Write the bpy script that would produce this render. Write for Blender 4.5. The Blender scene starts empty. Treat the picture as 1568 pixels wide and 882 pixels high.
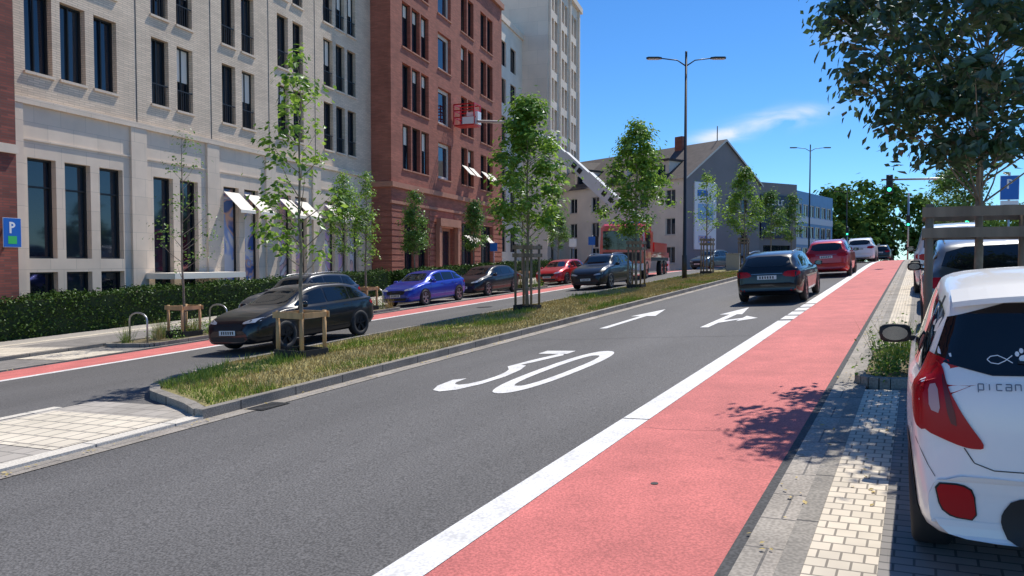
import bpy, bmesh, math, random
import numpy as np
from mathutils import Vector, Matrix
from mathutils.bvhtree import BVHTree
random.seed(4)
R=math.radians
scene=bpy.context.scene
scene.view_settings.view_transform='Standard'
scene.view_settings.look='None'
scene.view_settings.exposure=0

# ---------------------------------------------------------------- terrain
YK=[-60,-30,0,30,48,52,56,60,66,75,100,160,700]
def A(y):
    ys=[-60,48,52,56,60,66,75,100,160,700]
    zs=[-2.124,1.70,1.82,1.90,1.95,1.97,1.95,1.9,1.8,1.8]
    return float(np.interp(y,ys,zs))
def Bx(x): return float(np.interp(x,[-60,8],[-3.21,0.428]))
def G(x,y): return A(y)+Bx(x)
CS,SN=math.cos(R(28.5)),math.sin(R(28.5))
def SV(X,Y):  # survey axes -> street axes
    return (CS*X-SN*Y, SN*X+CS*Y)

# ---------------------------------------------------------------- materials
MATS={}
def mk(name,base=(.5,.5,.5),rough=.6,metal=0,var=0,vs=2,speck=0,ss=150,bump=0,bs=60,coat=0,brick=None,swz=False,spec=.5,var2=0,vs2=.3,emit=None,estr=0,stretch=None):
    if name in MATS: return MATS[name]
    m=bpy.data.materials.new(name); m.use_nodes=True; nt=m.node_tree
    b=nt.nodes['Principled BSDF']; L=nt.links.new
    b.inputs['Base Color'].default_value=(*base,1); b.inputs['Roughness'].default_value=rough
    b.inputs['Metallic'].default_value=metal; b.inputs['Coat Weight'].default_value=coat
    b.inputs['Coat Roughness'].default_value=.03
    b.inputs['Specular IOR Level'].default_value=spec
    tc=nt.nodes.new('ShaderNodeTexCoord'); vec=tc.outputs['Object']
    if stretch:
        mp=nt.nodes.new('ShaderNodeMapping'); mp.inputs['Scale'].default_value=stretch; L(vec,mp.inputs[0]); svec=mp.outputs[0]
    else: svec=vec
    col=None
    if brick:
        c1,c2,cm,bw,rh,ms=brick
        bt=nt.nodes.new('ShaderNodeTexBrick')
        v=vec
        if swz:
            sp=nt.nodes.new('ShaderNodeSeparateXYZ'); cb=nt.nodes.new('ShaderNodeCombineXYZ')
            ad=nt.nodes.new('ShaderNodeMath'); ad.operation='ADD'
            L(vec,sp.inputs[0]); L(sp.outputs[0],ad.inputs[0]); L(sp.outputs[1],ad.inputs[1])
            L(ad.outputs[0],cb.inputs[0]); L(sp.outputs[2],cb.inputs[1]); v=cb.outputs[0]
        L(v,bt.inputs['Vector'])
        bt.inputs['Color1'].default_value=(*c1,1);bt.inputs['Color2'].default_value=(*c2,1);bt.inputs['Mortar'].default_value=(*cm,1)
        bt.inputs['Scale'].default_value=1;bt.inputs['Brick Width'].default_value=bw;bt.inputs['Row Height'].default_value=rh
        bt.inputs['Mortar Size'].default_value=ms; bt.inputs['Bias'].default_value=0
        col=bt.outputs['Color']
    def nz(scale,detail,vv):
        n=nt.nodes.new('ShaderNodeTexNoise'); n.inputs['Scale'].default_value=scale; n.inputs['Detail'].default_value=detail
        L(vv,n.inputs['Vector']); return n.outputs['Fac']
    for amt,sc,det,vv in ((var,vs,3,svec),(var2,vs2,2,svec),(speck,ss,0,vec)):
        if amt:
            f=nz(sc,det,vv); mr=nt.nodes.new('ShaderNodeMapRange')
            mr.inputs[1].default_value=.3;mr.inputs[2].default_value=.7;mr.inputs[3].default_value=1-amt;mr.inputs[4].default_value=1+amt
            L(f,mr.inputs[0]); sc_=nt.nodes.new('ShaderNodeVectorMath'); sc_.operation='SCALE'
            if col is None: sc_.inputs[0].default_value=base
            else: L(col,sc_.inputs[0])
            L(mr.outputs[0],sc_.inputs['Scale']); col=sc_.outputs[0]
    if col is not None: L(col,b.inputs['Base Color'])
    if bump:
        f=nz(bs,1,vec); bp=nt.nodes.new('ShaderNodeBump'); bp.inputs['Strength'].default_value=bump; bp.inputs['Distance'].default_value=.02
        L(f,bp.inputs['Height']); L(bp.outputs[0],b.inputs['Normal'])
    if emit: b.inputs['Emission Color'].default_value=(*emit,1); b.inputs['Emission Strength'].default_value=estr
    MATS[name]=m; return m

def leafmat(name,c1,c2,trans=.35,gloss=0,rough=.35):
    if name in MATS: return MATS[name]
    m=bpy.data.materials.new(name); m.use_nodes=True; nt=m.node_tree; L=nt.links.new
    nt.nodes.remove(nt.nodes['Principled BSDF']); out=nt.nodes['Material Output']
    b=nt.nodes.new('ShaderNodeBsdfDiffuse')
    g=nt.nodes.new('ShaderNodeNewGeometry'); r=nt.nodes.new('ShaderNodeValToRGB')
    r.color_ramp.elements[0].color=(*c1,1); r.color_ramp.elements[1].color=(*c2,1)
    L(g.outputs['Random Per Island'],r.inputs[0])
    L(r.outputs[0],b.inputs['Color']); sh=b.outputs[0]
    if trans:
        t=nt.nodes.new('ShaderNodeBsdfTranslucent'); mx=nt.nodes.new('ShaderNodeMixShader'); mx.inputs[0].default_value=trans
        hs=nt.nodes.new('ShaderNodeHueSaturation'); hs.inputs['Value'].default_value=1.7; hs.inputs['Hue'].default_value=.485
        L(r.outputs[0],hs.inputs['Color']); L(hs.outputs[0],t.inputs[0])
        L(sh,mx.inputs[1]); L(t.outputs[0],mx.inputs[2]); sh=mx.outputs[0]
    if gloss:
        gl=nt.nodes.new('ShaderNodeBsdfGlossy'); gl.inputs['Roughness'].default_value=rough; gl.inputs['Color'].default_value=(.8,.85,.9,1)
        mx=nt.nodes.new('ShaderNodeMixShader'); mx.inputs[0].default_value=gloss; L(sh,mx.inputs[1]); L(gl.outputs[0],mx.inputs[2]); sh=mx.outputs[0]
    L(sh,out.inputs[0])
    MATS[name]=m; return m

asph=mk('asphalt',(.115,.111,.109),.85,speck=.36,ss=60,var=.12,vs=.9,var2=.13,vs2=.2,bump=.3,bs=90,stretch=(1,.18,1))
redas=mk('red_asphalt',(.56,.155,.140),.8,speck=.18,ss=55,var=.12,vs=2.2,var2=.10,vs2=.5,bump=.3,bs=80)
white=mk('road_paint',(.76,.75,.73),.6,speck=.14,ss=45,var=.14,vs=4)
conc=mk('kerb_concrete',(.30,.285,.26),.85,speck=.2,ss=50,var=.2,vs=2,brick=((.28,.255,.22),(.24,.22,.19),(.08,.075,.07),.99,1.0,.012))
concd=mk('gutter_concrete',(.22,.21,.20),.85,speck=.2,ss=50,var=.18,vs=2,brick=((.36,.32,.275),(.31,.28,.24),(.14,.13,.12),.5,.5,.008))
joint=mk('joint_dark',(.07,.07,.072),.9,speck=.3,ss=50)
wpav=mk('white_paver',brick=((.72,.63,.50),(.61,.54,.43),(.24,.21,.17),.12,.12,.007),var=.14,vs=2,rough=.85)
gpav=mk('grey_paver',brick=((.28,.26,.24),(.22,.205,.19),(.09,.09,.085),.2,.1,.007),var=.14,vs=1.5,rough=.85)
lpav=mk('light_paver',brick=((.45,.41,.36),(.39,.355,.31),(.2,.185,.165),.3,.3,.01),var=.12,vs=.8,rough=.85)
tact=mk('tactile_paver',brick=((.74,.66,.53),(.67,.60,.48),(.30,.27,.23),.3,.3,.016),var=.12,vs=1.5,rough=.85)
soil=mk('ground_soil',(.16,.13,.07),.95,var=.4,vs=3,speck=.3,ss=40)
grassg=mk('grass_ground',(.24,.21,.08),.95,var=.45,vs=1.2,speck=.35,ss=25)
groundm=mk('ground_far',(.14,.15,.09),.95,var=.3,vs=.2)
metal=mk('galv_metal',(.45,.46,.47),.4,metal=.8)
dmetal=mk('dark_metal',(.04,.042,.045),.45,metal=.4)
wood=mk('stake_wood',(.52,.32,.15),.7,var=.25,vs=6,stretch=(1,1,.15))
wood2=mk('weathered_wood',(.22,.17,.12),.8,var=.3,vs=6,stretch=(1,1,.15))
rubber=mk('black_rubber',(.02,.021,.022),.7)
bark=mk('bark',(.24,.20,.15),.9,var=.3,vs=8)
leafA=leafmat('leaf_bright',(.06,.14,.018),(.23,.39,.06),.42,.03)
leafB=leafmat('leaf_mid',(.045,.11,.022),(.15,.27,.055),.38,.03)
leafD=leafmat('leaf_dark',(.022,.052,.024),(.07,.135,.045),.30,.08,.38)
leafH=leafmat('leaf_hedge',(.026,.06,.012),(.10,.165,.03),0,.02)
leafF=leafmat('leaf_far',(.05,.105,.024),(.14,.23,.05),.15)
blade=leafmat('grass_blade',(.14,.22,.03),(.46,.52,.12),0)
bladed=leafmat('grass_dry',(.38,.30,.11),(.66,.52,.25),0)
glassm=[mk('window_glass%d'%i,c,.04,spec=.8) for i,c in enumerate([(.010,.018,.032),(.02,.03,.042),(.006,.011,.02)])]
stone=mk('pale_stone',(.50,.46,.40),.8,brick=((.74,.61,.48),(.68,.56,.44),(.50,.42,.33),1.1,.75,.008),swz=True,var=.07,vs=1.2)
beige=mk('beige_brick',(.5,.45,.38),.85,brick=((.80,.645,.49),(.66,.53,.40),(.50,.405,.30),.48,.085,.012),swz=True,var=.10,vs=.7)
redbr=mk('red_brick',(.3,.1,.07),.85,brick=((.45,.14,.09),(.31,.095,.06),(.23,.115,.085),.48,.085,.012),swz=True,var=.15,vs=.8)
dredbr=mk('dark_red_brick',(.2,.06,.05),.85,brick=((.29,.075,.052),(.16,.047,.036),(.13,.07,.06),.48,.085,.012),swz=True,var=.2,vs=.8)
redst=mk('red_sandstone',(.44,.20,.13),.8,var=.1,vs=1)
frame=mk('dark_frame',(.018,.02,.023),.5)
wframe=mk('pale_frame',(.64,.60,.54),.6)
whitep=mk('white_render',(.78,.70,.60),.8,var=.08,vs=.6)
cream=mk('tower_stone',(.60,.56,.49),.8,brick=((.83,.69,.56),(.77,.64,.52),(.62,.52,.42),2.2,1.6,.012),swz=True,var=.06,vs=.5)
greyr=mk('grey_render',(.23,.215,.22),.85,var=.08,vs=.4)
rooft=mk('roof_tiles',(.08,.064,.058),.7,var=.25,vs=2)
bluep=mk('blue_panel',(.08,.22,.44),.5,var=.06,vs=1)
awn=mk('awning_white',(.84,.78,.68),.8)
signblue=mk('sign_blue',(.01,.13,.50),.4)
signwhite=mk('sign_white',(.8,.8,.8),.4)
signred=mk('sign_red',(.55,.02,.02),.4)

# ---------------------------------------------------------------- mesh builder
class MB:
    def __init__(s): s.v=[];s.f=[];s.m=[];s.s=[];s.mats=[]
    def mi(s,mat):
        if mat not in s.mats: s.mats.append(mat)
        return s.mats.index(mat)
    def poly(s,pts,mat,sm=False):
        n=len(s.v); s.v.extend([tuple(p) for p in pts]); s.f.append(tuple(range(n,n+len(pts)))); s.m.append(s.mi(mat)); s.s.append(sm)
    def box(s,x0,x1,y0,y1,z0,z1,mat,mp=None):
        c=[(x0,y0,z0),(x1,y0,z0),(x1,y1,z0),(x0,y1,z0),(x0,y0,z1),(x1,y0,z1),(x1,y1,z1),(x0,y1,z1)]
        if mp: c=[mp(*p) for p in c]
        n=len(s.v); s.v.extend([tuple(p) for p in c]); k=s.mi(mat)
        for f in ((0,3,2,1),(4,5,6,7),(0,1,5,4),(1,2,6,5),(2,3,7,6),(3,0,4,7)):
            s.f.append(tuple(n+i for i in f)); s.m.append(k); s.s.append(False)
    def tube(s,pts,rad,mat,n=8,cap=True):
        pts=[Vector(p) for p in pts]; k=s.mi(mat); base=len(s.v)
        for i,p in enumerate(pts):
            d=(pts[min(i+1,len(pts)-1)]-pts[max(i-1,0)]).normalized()
            a=d.orthogonal().normalized() if abs(d.z)<.99 else Vector((1,0,0))
            if i: a=(pa-d*pa.dot(d)).normalized()
            pa=a; b=d.cross(a); r=rad[i] if isinstance(rad,(list,tuple)) else rad
            for j in range(n):
                t=2*math.pi*j/n; s.v.append(tuple(p+(a*math.cos(t)+b*math.sin(t))*r))
        for i in range(len(pts)-1):
            for j in range(n):
                a0=base+i*n+j;a1=base+i*n+(j+1)%n
                s.f.append((a0,a1,a1+n,a0+n)); s.m.append(k); s.s.append(True)
        if cap:
            s.f.append(tuple(base+j for j in reversed(range(n)))); s.m.append(k); s.s.append(False)
            e=base+(len(pts)-1)*n; s.f.append(tuple(e+j for j in range(n))); s.m.append(k); s.s.append(False)
    def leaves(s,C,size,mat,seed=0,up=.5,wid=.62):
        rng=np.random.default_rng(seed); C=np.asarray(C,float); N=len(C)
        nrm=rng.normal(size=(N,3)); nrm/=np.linalg.norm(nrm,axis=1)[:,None]; nrm[:,2]=np.abs(nrm[:,2])+up
        nrm/=np.linalg.norm(nrm,axis=1)[:,None]
        a=np.cross(nrm,rng.normal(size=(N,3))); a/=np.linalg.norm(a,axis=1)[:,None]; b=np.cross(nrm,a)
        L=(size*rng.uniform(.65,1.3,N))[:,None]
        V=np.stack([C-a*L*.5,C+b*L*wid*.5+nrm*L*.06,C+a*L*.5,C-b*L*wid*.5+nrm*L*.06],1).reshape(-1,3)
        n=len(s.v); s.v.extend(map(tuple,V.tolist())); k=s.mi(mat)
        s.f.extend([(n+4*i,n+4*i+1,n+4*i+2,n+4*i+3) for i in range(N)]); s.m.extend([k]*N); s.s.extend([False]*N)
    def obj(s,name,parent=None,loc=(0,0,0),rz=0,bevel=0,mat4=None):
        me=bpy.data.meshes.new(name); me.from_pydata(s.v,[],s.f)
        for m in s.mats: me.materials.append(m)
        me.polygons.foreach_set('material_index',s.m); me.polygons.foreach_set('use_smooth',s.s); me.update()
        o=bpy.data.objects.new(name,me); scene.collection.objects.link(o)
        if mat4 is not None: o.matrix_world=mat4
        else: o.location=loc; o.rotation_euler=(0,0,rz)
        if parent: o.parent=parent
        if bevel:
            bv=o.modifiers.new('b','BEVEL'); bv.width=bevel; bv.segments=2; bv.limit_method='ANGLE'
        return o
def empty(name,M=None):
    e=bpy.data.objects.new(name,None); scene.collection.objects.link(e)
    if M is not None: e.matrix_world=M
    return e

def strip(name,x0,x1,y0,y1,dz,mat,skirt=0,B=None):
    own=B is None
    if own: B=MB()
    ys=sorted(set([y0]+[k for k in YK if y0<k<y1]+[y1]))
    xs=sorted(set([x0]+[k for k in (-60,8) if x0<k<x1]+[x1]))
    for i in range(len(ys)-1):
        a,b=ys[i],ys[i+1]
        for j in range(len(xs)-1):
            p,q=xs[j],xs[j+1]
            B.poly([(p,a,G(p,a)+dz),(q,a,G(q,a)+dz),(q,b,G(q,b)+dz),(p,b,G(p,b)+dz)],mat)
        if skirt:
            for x in (x0,x1): B.poly([(x,a,G(x,a)+dz),(x,b,G(x,b)+dz),(x,b,G(x,b)+dz-skirt),(x,a,G(x,a)+dz-skirt)],mat)
    if skirt:
        for y in (y0,y1): B.poly([(x0,y,G(x0,y)+dz),(x1,y,G(x1,y)+dz),(x1,y,G(x1,y)+dz-skirt),(x0,y,G(x0,y)+dz-skirt)],mat)
    if own: return B.obj(name)

# ground and road
strip('ground',-500,500,-60,700,-.12,groundm)
strip('road',-17.8,-.88,-30,260,0,asph)
B=MB(); strip('',-17.55,-16.0,-30,200,.004,redas,B=B); strip('',-2.47,-.95,-30,200,.004,redas,B=B); B.obj('bike_lane')
B=MB()
strip('',-16.0,-15.76,-30,200,.005,white,B=B)
for a,b in ((-30,1.2),(1.22,7.55),(7.58,17.5)): strip('',-2.76,-2.475,a,b,.005,white,B=B)
yy=17.8
while yy<22: strip('',-2.76,-2.475,yy,yy+.8,.005,white,B=B); yy+=1.05
strip('',-2.76,-2.475,yy,200,.005,white,B=B)
def ribbon(pts,w,x0,y0,ysc,closed=False):
    P=[Vector(p) for p in pts]; n=len(P); Ls=[];Rs=[]
    for i in range(n):
        if closed: d=P[(i+1)%n]-P[i-1]
        else: d=P[min(i+1,n-1)]-P[max(i-1,0)]
        d.normalize(); nn=Vector((-d.y,d.x)); Ls.append(P[i]+nn*w/2); Rs.append(P[i]-nn*w/2)
    def T(p): x=x0+p.x; y=y0+p.y*ysc; return (x,y,G(x,y)+.006)
    for i in range(n if closed else n-1):
        j=(i+1)%n; B.poly([T(Ls[i]),T(Rs[i]),T(Rs[j]),T(Ls[j])],white)
zero=[(.33+.27*math.copysign(abs(math.cos(t))**.8,math.cos(t)),.6+.54*math.copysign(abs(math.sin(t))**.8,math.sin(t))) for t in [2*math.pi*i/40 for i in range(40)]]
ribbon(zero,.17,-5.22,8.7,3.2,True)
three=[(.03,.27),(.07,.14),(.17,.07),(.30,.05),(.44,.09),(.54,.2),(.57,.36),(.52,.51),(.42,.62),(.26,.68),(.34,.82),(.45,.98),(.54,1.10)]
ribbon(three,.16,-6.12,8.7,3.2)
ribbon([(.60,1.165),(.02,1.165)],.12,-6.12,8.7,3.2)
def mp(pts):
    B.poly([(x,y,G(x,y)+.007) for x,y in pts],white)
x=-6.45; mp([(x-.09,16.3),(x+.09,16.3),(x+.09,19.2),(x-.09,19.2)]); mp([(x-.34,19.2),(x+.34,19.2),(x,21.2)])
x=-4.1; mp([(x-.09,16.3),(x+.09,16.3),(x+.09,19.2),(x-.09,19.2)]); mp([(x-.34,19.2),(x+.22,19.2),(x,21.2)])
mp([(x+.09,17.2),(x+.42,17.9),(x+.42,18.25),(x+.09,17.75)]); mp([(x+.42,17.5),(x+.78,18.2),(x+.42,18.75)])
B.obj('road_marking')
B=MB()
def disc(x,y,r,mat,dz=.008,n=20): B.poly([(x+r*math.cos(6.2832*i/n),y+r*math.sin(6.2832*i/n),G(x,y)+dz+.0354*r*math.sin(6.2832*i/n)+.0535*r*math.cos(6.2832*i/n)) for i in range(n)],mat)
disc(-1.75,5.5,.03,joint); disc(-5.0,28,.3,dmetal); disc(-14.2,24,.3,dmetal)
strip('',-7.85,-7.5,7.0,7.5,.010,dmetal,B=B)
for i in range(6): strip('',-7.82,-7.53,7.04+i*.075,7.07+i*.075,.014,joint,B=B)
B.obj('drain_cover')
B=MB()
def crack(p0,p1,w=.012):
    n=14; P=[(p0[0]+(p1[0]-p0[0])*i/n+random.uniform(-.03,.03),p0[1]+(p1[1]-p0[1])*i/n+random.uniform(-.03,.03)) for i in range(n+1)]
    d=Vector((p1[0]-p0[0],p1[1]-p0[1])).normalized(); nn=(-d.y*w,d.x*w)
    for a,b in zip(P,P[1:]): B.poly([(a[0]-nn[0],a[1]-nn[1],G(*a)+.008),(b[0]-nn[0],b[1]-nn[1],G(*b)+.008),(b[0]+nn[0],b[1]+nn[1],G(*b)+.008),(a[0]+nn[0],a[1]+nn[1],G(*a)+.008)],joint)
crack((-7.5,14.2),(-2.8,14.8),.008); crack((-15.7,19),(-12,19.3)); crack((-2.4,7.2),(-1,7.25),.003)
B.obj('road_crack')

# right verge
strip('road_joint',-.95,-.88,-30,200,.009,joint)
strip('gutter',-.88,-.66,-30,200,.012,concd)
strip('kerb',-.66,-.53,-30,200,.02,conc)
strip('pavement_light',-.53,-.17,-30,9.5,.018,wpav)
strip('pavement_light',-.53,-.17,12.55,200,.018,wpav)
strip('parking_bay',-.17,2.2,-30,200,.014,gpav)
strip('kerb',2.2,2.34,-30,200,.11,conc,.15)
strip('pavement',2.34,8,-30,200,.10,lpav)
# left verge
strip('kerb',-17.8,-17.66,-30,200,.03,conc,.08)
strip('parking_bay',-20.1,-17.8,-30,200,.02,gpav)
strip('kerb',-20.25,-20.1,-30,200,.11,conc,.15)
strip('pavement',-60,-20.25,-30,200,.10,lpav)
B=MB(); strip('',-26,-20.4,10.6,12.1,.106,tact,B=B); strip('',-20.05,-17.82,10.6,12.1,.03,tact,B=B); strip('',-24.4,-23.9,12.1,60,.106,tact,B=B)
strip('',-23.2,-20.4,12.4,18,.105,gpav,B=B)
strip('',-10.75,-8.2,4.7,6.2,.036,tact,B=B); strip('',-10.75,-8.2,-12,2.6,.036,tact,B=B); B.obj('tactile_paving')
# median
B=MB()
kerbw=mk('kerb_white',(.60,.59,.56),.8,speck=.15,ss=50,brick=((.70,.65,.56),(.66,.61,.53),(.2,.2,.2),.99,1.0,.012))
strip('',-10.9,-8.15,-30,6.9,.03,lpav,.08,B=B)
B.obj('refuge_paving')
B=MB(); strip('',-8.15,-7.9,-30,6.4,.04,kerbw,.08,B=B); strip('',-11.1,-10.9,-30,6.4,.04,kerbw,.08,B=B); B.obj('lowered_kerb')
strip('gutter',-7.9,-7.62,-30,200,.008,concd)
B=MB()
strip('',-8.05,-7.9,6.4,200,.13,conc,.16,B=B); 
def kerbpath(pts,w=.15,h=.13):
    for (a,b) in zip(pts,pts[1:]):
        d=Vector((b[0]-a[0],b[1]-a[1])).normalized(); n=Vector((-d.y,d.x))*w/2
        c=[(a[0]-n.x,a[1]-n.y),(b[0]-n.x,b[1]-n.y),(b[0]+n.x,b[1]+n.y),(a[0]+n.x,a[1]+n.y)]
        t=[(p[0],p[1],G(*p)+h) for p in c]; q=[(p[0],p[1],G(*p)-.05) for p in c]
        B.poly(t,conc)
        for i in range(4): j=(i+1)%4; B.poly([q[i],q[j],t[j],t[i]],conc)
kerbpath([(-8.06,6.47),(-8.6,6.75),(-10.2,7.4),(-10.75,7.8),(-11.2,8.4),(-11.75,10.2),(-11.85,12)])
strip('',-11.92,-11.77,12,200,.13,conc,.16,B=B)
B.obj('median_kerb')
B=MB(); 
P=[(-8.05,6.6),(-8.6,6.85),(-10.2,7.5),(-10.7,7.9),(-11.1,8.4),(-11.7,10.2),(-11.77,12),(-8.05,12)]
B.poly([(x,y,G(x,y)+.11) for x,y in P][::-1],grassg)
strip('',-11.77,-8.05,12,200,.11,grassg,B=B)
def blades(B,x0,x1,y0,y1,n,h,mat,seed,dz=.1,w=.008,cond=None):
    rg=np.random.default_rng(seed); xs=rg.uniform(x0,x1,n); ys=y0+(y1-y0)*rg.uniform(0,1,n)**1.4
    k=B.mi(mat)
    for x,y in zip(xs,ys):
        if cond and not cond(x,y): continue
        g=G(x,y)+dz; hh=h*random.uniform(.4,1.3); a=random.uniform(0,6.28); ww=w*(1+ (y-y0)*.06); dx,dy=math.cos(a)*ww,math.sin(a)*ww
        l=random.uniform(-.6,.6)*hh; m=random.uniform(-.6,.6)*hh; n0=len(B.v)
        B.v.extend([(x-dx,y-dy,g),(x+dx,y+dy,g),(x+l,y+m,g+hh)]); B.f.append((n0,n0+1,n0+2)); B.m.append(k); B.s.append(False)
def inmed(x,y): return y> 6.7+max(0,(-8.1-x))*.42 and (x>-11.7 if y>10.2 else x>-10.9-.8*max(0,(y-8)/2.2))
from mathutils import noise as mn
def fld(x,y): return mn.noise(Vector((x*.9,y*.4,1)))+min(.35,max(-.25,(11-y)*.06))
def green(x,y): return inmed(x,y) and fld(x,y)>-.05
def tuft(x,y): return green(x,y) and mn.noise(Vector((x*1.6,y*1.1,7)))>.12
def dry(x,y): return inmed(x,y) and fld(x,y)<.16
blades(B,-11.7,-8.1,6.7,45,40000,.085,blade,1,cond=green)
blades(B,-11.7,-8.1,6.7,30,26000,.17,blade,9,cond=tuft)
blades(B,-11.7,-8.1,6.7,45,60000,.07,bladed,2,cond=dry)
B.obj('grass')
# wind-blown litter of small leaves lying along the kerbs
rg=np.random.default_rng(77); pts=[]
for xk,n in ((-7.76,260),(-.76,160),(-17.6,120),(-.3,90)):
    for i in range(n):
        x=xk+rg.normal()*.07; y=rg.uniform(1,34); pts.append((x,y,G(x,y)+.026))
B=MB(); B.leaves(np.array(pts),.045,bladed,5,3.0); B.obj('leaf_litter')

# ---------------------------------------------------------------- buildings
def facade(B,F,U0,U1,V0,V1,ops,wall,depth=.28,fr=None,lower=None,vsplit=None):
    fr=fr or frame
    us=sorted(set([U0,U1]+[o[0] for o in ops]+[o[1] for o in ops])); vs=sorted(set([V0,V1]+[o[2] for o in ops]+[o[3] for o in ops]+([vsplit] if vsplit else [])))
    for i in range(len(us)-1):
        uc=(us[i]+us[i+1])/2
        for j in range(len(vs)-1):
            vc=(vs[j]+vs[j+1])/2
            if any(o[0]<uc<o[1] and o[2]<vc<o[3] for o in ops): continue
            m=lower if (vsplit and vc<vsplit) else wall
            B.poly([F(us[i],vs[j],0),F(us[i+1],vs[j],0),F(us[i+1],vs[j+1],0),F(us[i],vs[j+1],0)],m)
    for o in ops:
        a,b,c,d=o[:4]; opt=o[4] if len(o)>4 else {}
        m=lower if (vsplit and (c+d)/2<vsplit) else wall
        rv=opt.get('reveal',m)
        B.poly([F(a,c,0),F(a,d,0),F(a,d,depth),F(a,c,depth)],rv); B.poly([F(b,c,0),F(b,c,depth),F(b,d,depth),F(b,d,0)],rv)
        B.poly([F(a,d,0),F(b,d,0),F(b,d,depth),F(a,d,depth)],rv); B.poly([F(a,c,0),F(a,c,depth),F(b,c,depth),F(b,c,0)],rv)
        # each pane is set a hair out of true, as real glazing is
        t1,t2=random.uniform(-.02,.02),random.uniform(-.02,.02)
        B.poly([F(a,c,depth+.02+t1),F(b,c,depth+.02+t2),F(b,d,depth+.02-t1),F(a,d,depth+.02-t2)],opt.get('glass') or random.choice(glassm))
        f=opt.get('fr',fr); t=opt.get('ft',.07)
        def bx(u0,u1,v0,v1,w0,w1,mm): B.box(u0,u1,v0,v1,w0,w1,mm,mp=lambda u,v,w:F(u,v,w))
        w0,w1=depth-.08,depth-.004
        bx(a,a+t,c,d,w0,w1,f);bx(b-t,b,c,d,w0,w1,f);bx(a+t,b-t,c,c+t,w0,w1,f);bx(a+t,b-t,d-t,d,w0,w1,f)
        n=opt.get('mull',1)
        for i in range(1,n): u=a+(b-a)*i/n; bx(u-t*.4,u+t*.4,c+t,d-t,w0+.01,w1,f)
        if opt.get('trans'): v=c+(d-c)*opt['trans']; bx(a+t,b-t,v-t*.4,v+t*.4,w0+.015,w1,f)
        if opt.get('rail'):
            bx(a,b,c+.88,c+.92,.03,.07,frame)
            k=int((b-a)/.13)
            for i in range(1,k): u=a+(b-a)*i/k; bx(u-.008,u+.008,c+.03,c+.88,.04,.06,frame)
        if opt.get('sill'): bx(a-.06,b+.06,c-.1,c-.003,-.08,.1,opt['sill'])
        if opt.get('curtain'):
            hh=(d-c)*opt['curtain']; bx(a+t+.01,b-t-.01,d-t-hh,d-t,depth-.02,depth-.008,awn)
BRZ=R(100.85)
EY=1.8
def Fr(D): return lambda u,v,w:(u,D+w,v)
def postermat(name,seed,c):
    m=bpy.data.materials.new(name); m.use_nodes=True; nt=m.node_tree; b=nt.nodes['Principled BSDF']
    tc=nt.nodes.new('ShaderNodeTexCoord'); n=nt.nodes.new('ShaderNodeTexNoise'); n.inputs['Scale'].default_value=.7; n.inputs['Distortion'].default_value=2; n.inputs['Detail'].default_value=1
    mp_=nt.nodes.new('ShaderNodeMapping'); mp_.inputs['Location'].default_value=(seed*3.1,seed,seed*7)
    nt.links.new(tc.outputs['Object'],mp_.inputs[0]); nt.links.new(mp_.outputs[0],n.inputs[0])
    r=nt.nodes.new('ShaderNodeValToRGB'); r.color_ramp.interpolation='EASE'; e=r.color_ramp.elements; e[0].position=.36; e[0].color=(*c[0],1); e[1].position=.6; e[1].color=(*c[1],1)
    x_=e.new(.45); x_.color=(*c[2],1); x_=e.new(.52); x_.color=(*c[3],1)
    nt.links.new(n.outputs['Fac'],r.inputs[0]); nt.links.new(r.outputs[0],b.inputs['Base Color']); b.inputs['Roughness'].default_value=.3
    return m
post1=postermat('poster_a',1,[(.08,.15,.4),(.8,.72,.7),(.75,.45,.34),(.3,.4,.7)])
post2=postermat('poster_b',5,[(.6,.4,.65),(.75,.72,.78),(.85,.55,.48),(.25,.22,.3)])

# beige office building
bld=empty('beige_office_building')
B=MB(); D=24.5
bays=[(20.3,[0,1.45,2.95],1.1),(26.2,[0,1.5],1.0),(30.7,[0,1.5],1.0),(35.2,[0,1.45],1.0),(39.8,[0,1.42,2.8],1.05)]
ops=[]
for bi,(a0,offs,w) in enumerate(bays):
    for o in offs:
        for r in range(5):
            v=EY+6.75+3.8*r; ops.append((a0+o,a0+o+w,v,v+2.85,{'mull':2,'rail':bi>0,'sill':stone,'ft':.06,'curtain':random.choice([0,0,0,.3,.5]) if bi else 0}))
    gw=1.15
    for o in offs:
        o2=o*1.05
        if bi in(0,):
            ops.append((a0+o2,a0+o2+gw,EY+.1,EY+3.7,{'mull':1,'trans':.72})); ops.append((a0+o2,a0+o2+gw,EY-1.5,EY-.4,{}))
        else:
            ops.append((a0+o2,a0+o2+gw,EY-1.4,EY+3.65,{'mull':1,'glass':(post1 if bi==2 else post2) if bi in(2,3,4) else None}))
facade(B,Fr(D),19.15,45.65,-2,27,ops,beige,.3,lower=stone,vsplit=EY+5.6)
B.obj('walls',bld)
B=MB()
def bxD(u0,u1,D0,D1,z0,z1,m): B.box(u0,u1,D0,D1,z0,z1,m)
bxD(19.15,45.6,D-.14,D-.003,EY+5.55,EY+5.78,stone)
bxD(19.15,45.6,D-.05,D-.003,EY+4.3,EY+4.36,stone)
for a in (25.35,29.9,34.4,38.85): 
    bxD(a-.02,a+.02,D-.012,D-.003,EY+5.79,27,frame)
    bxD(a-.42,a+.42,D-.10,D-.004,-2,EY+5.54,stone)
bxD(19.5,20.1,D-.10,D-.004,-2,EY+5.54,stone)
bxD(19.15,45.6,D+.02,D+14,26.98,27.3,stone)
bxD(25.6,30.2,D-1.6,D-.11,EY-.75,EY-.5,awn)
B.obj('cornices',bld)
B=MB()
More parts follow.
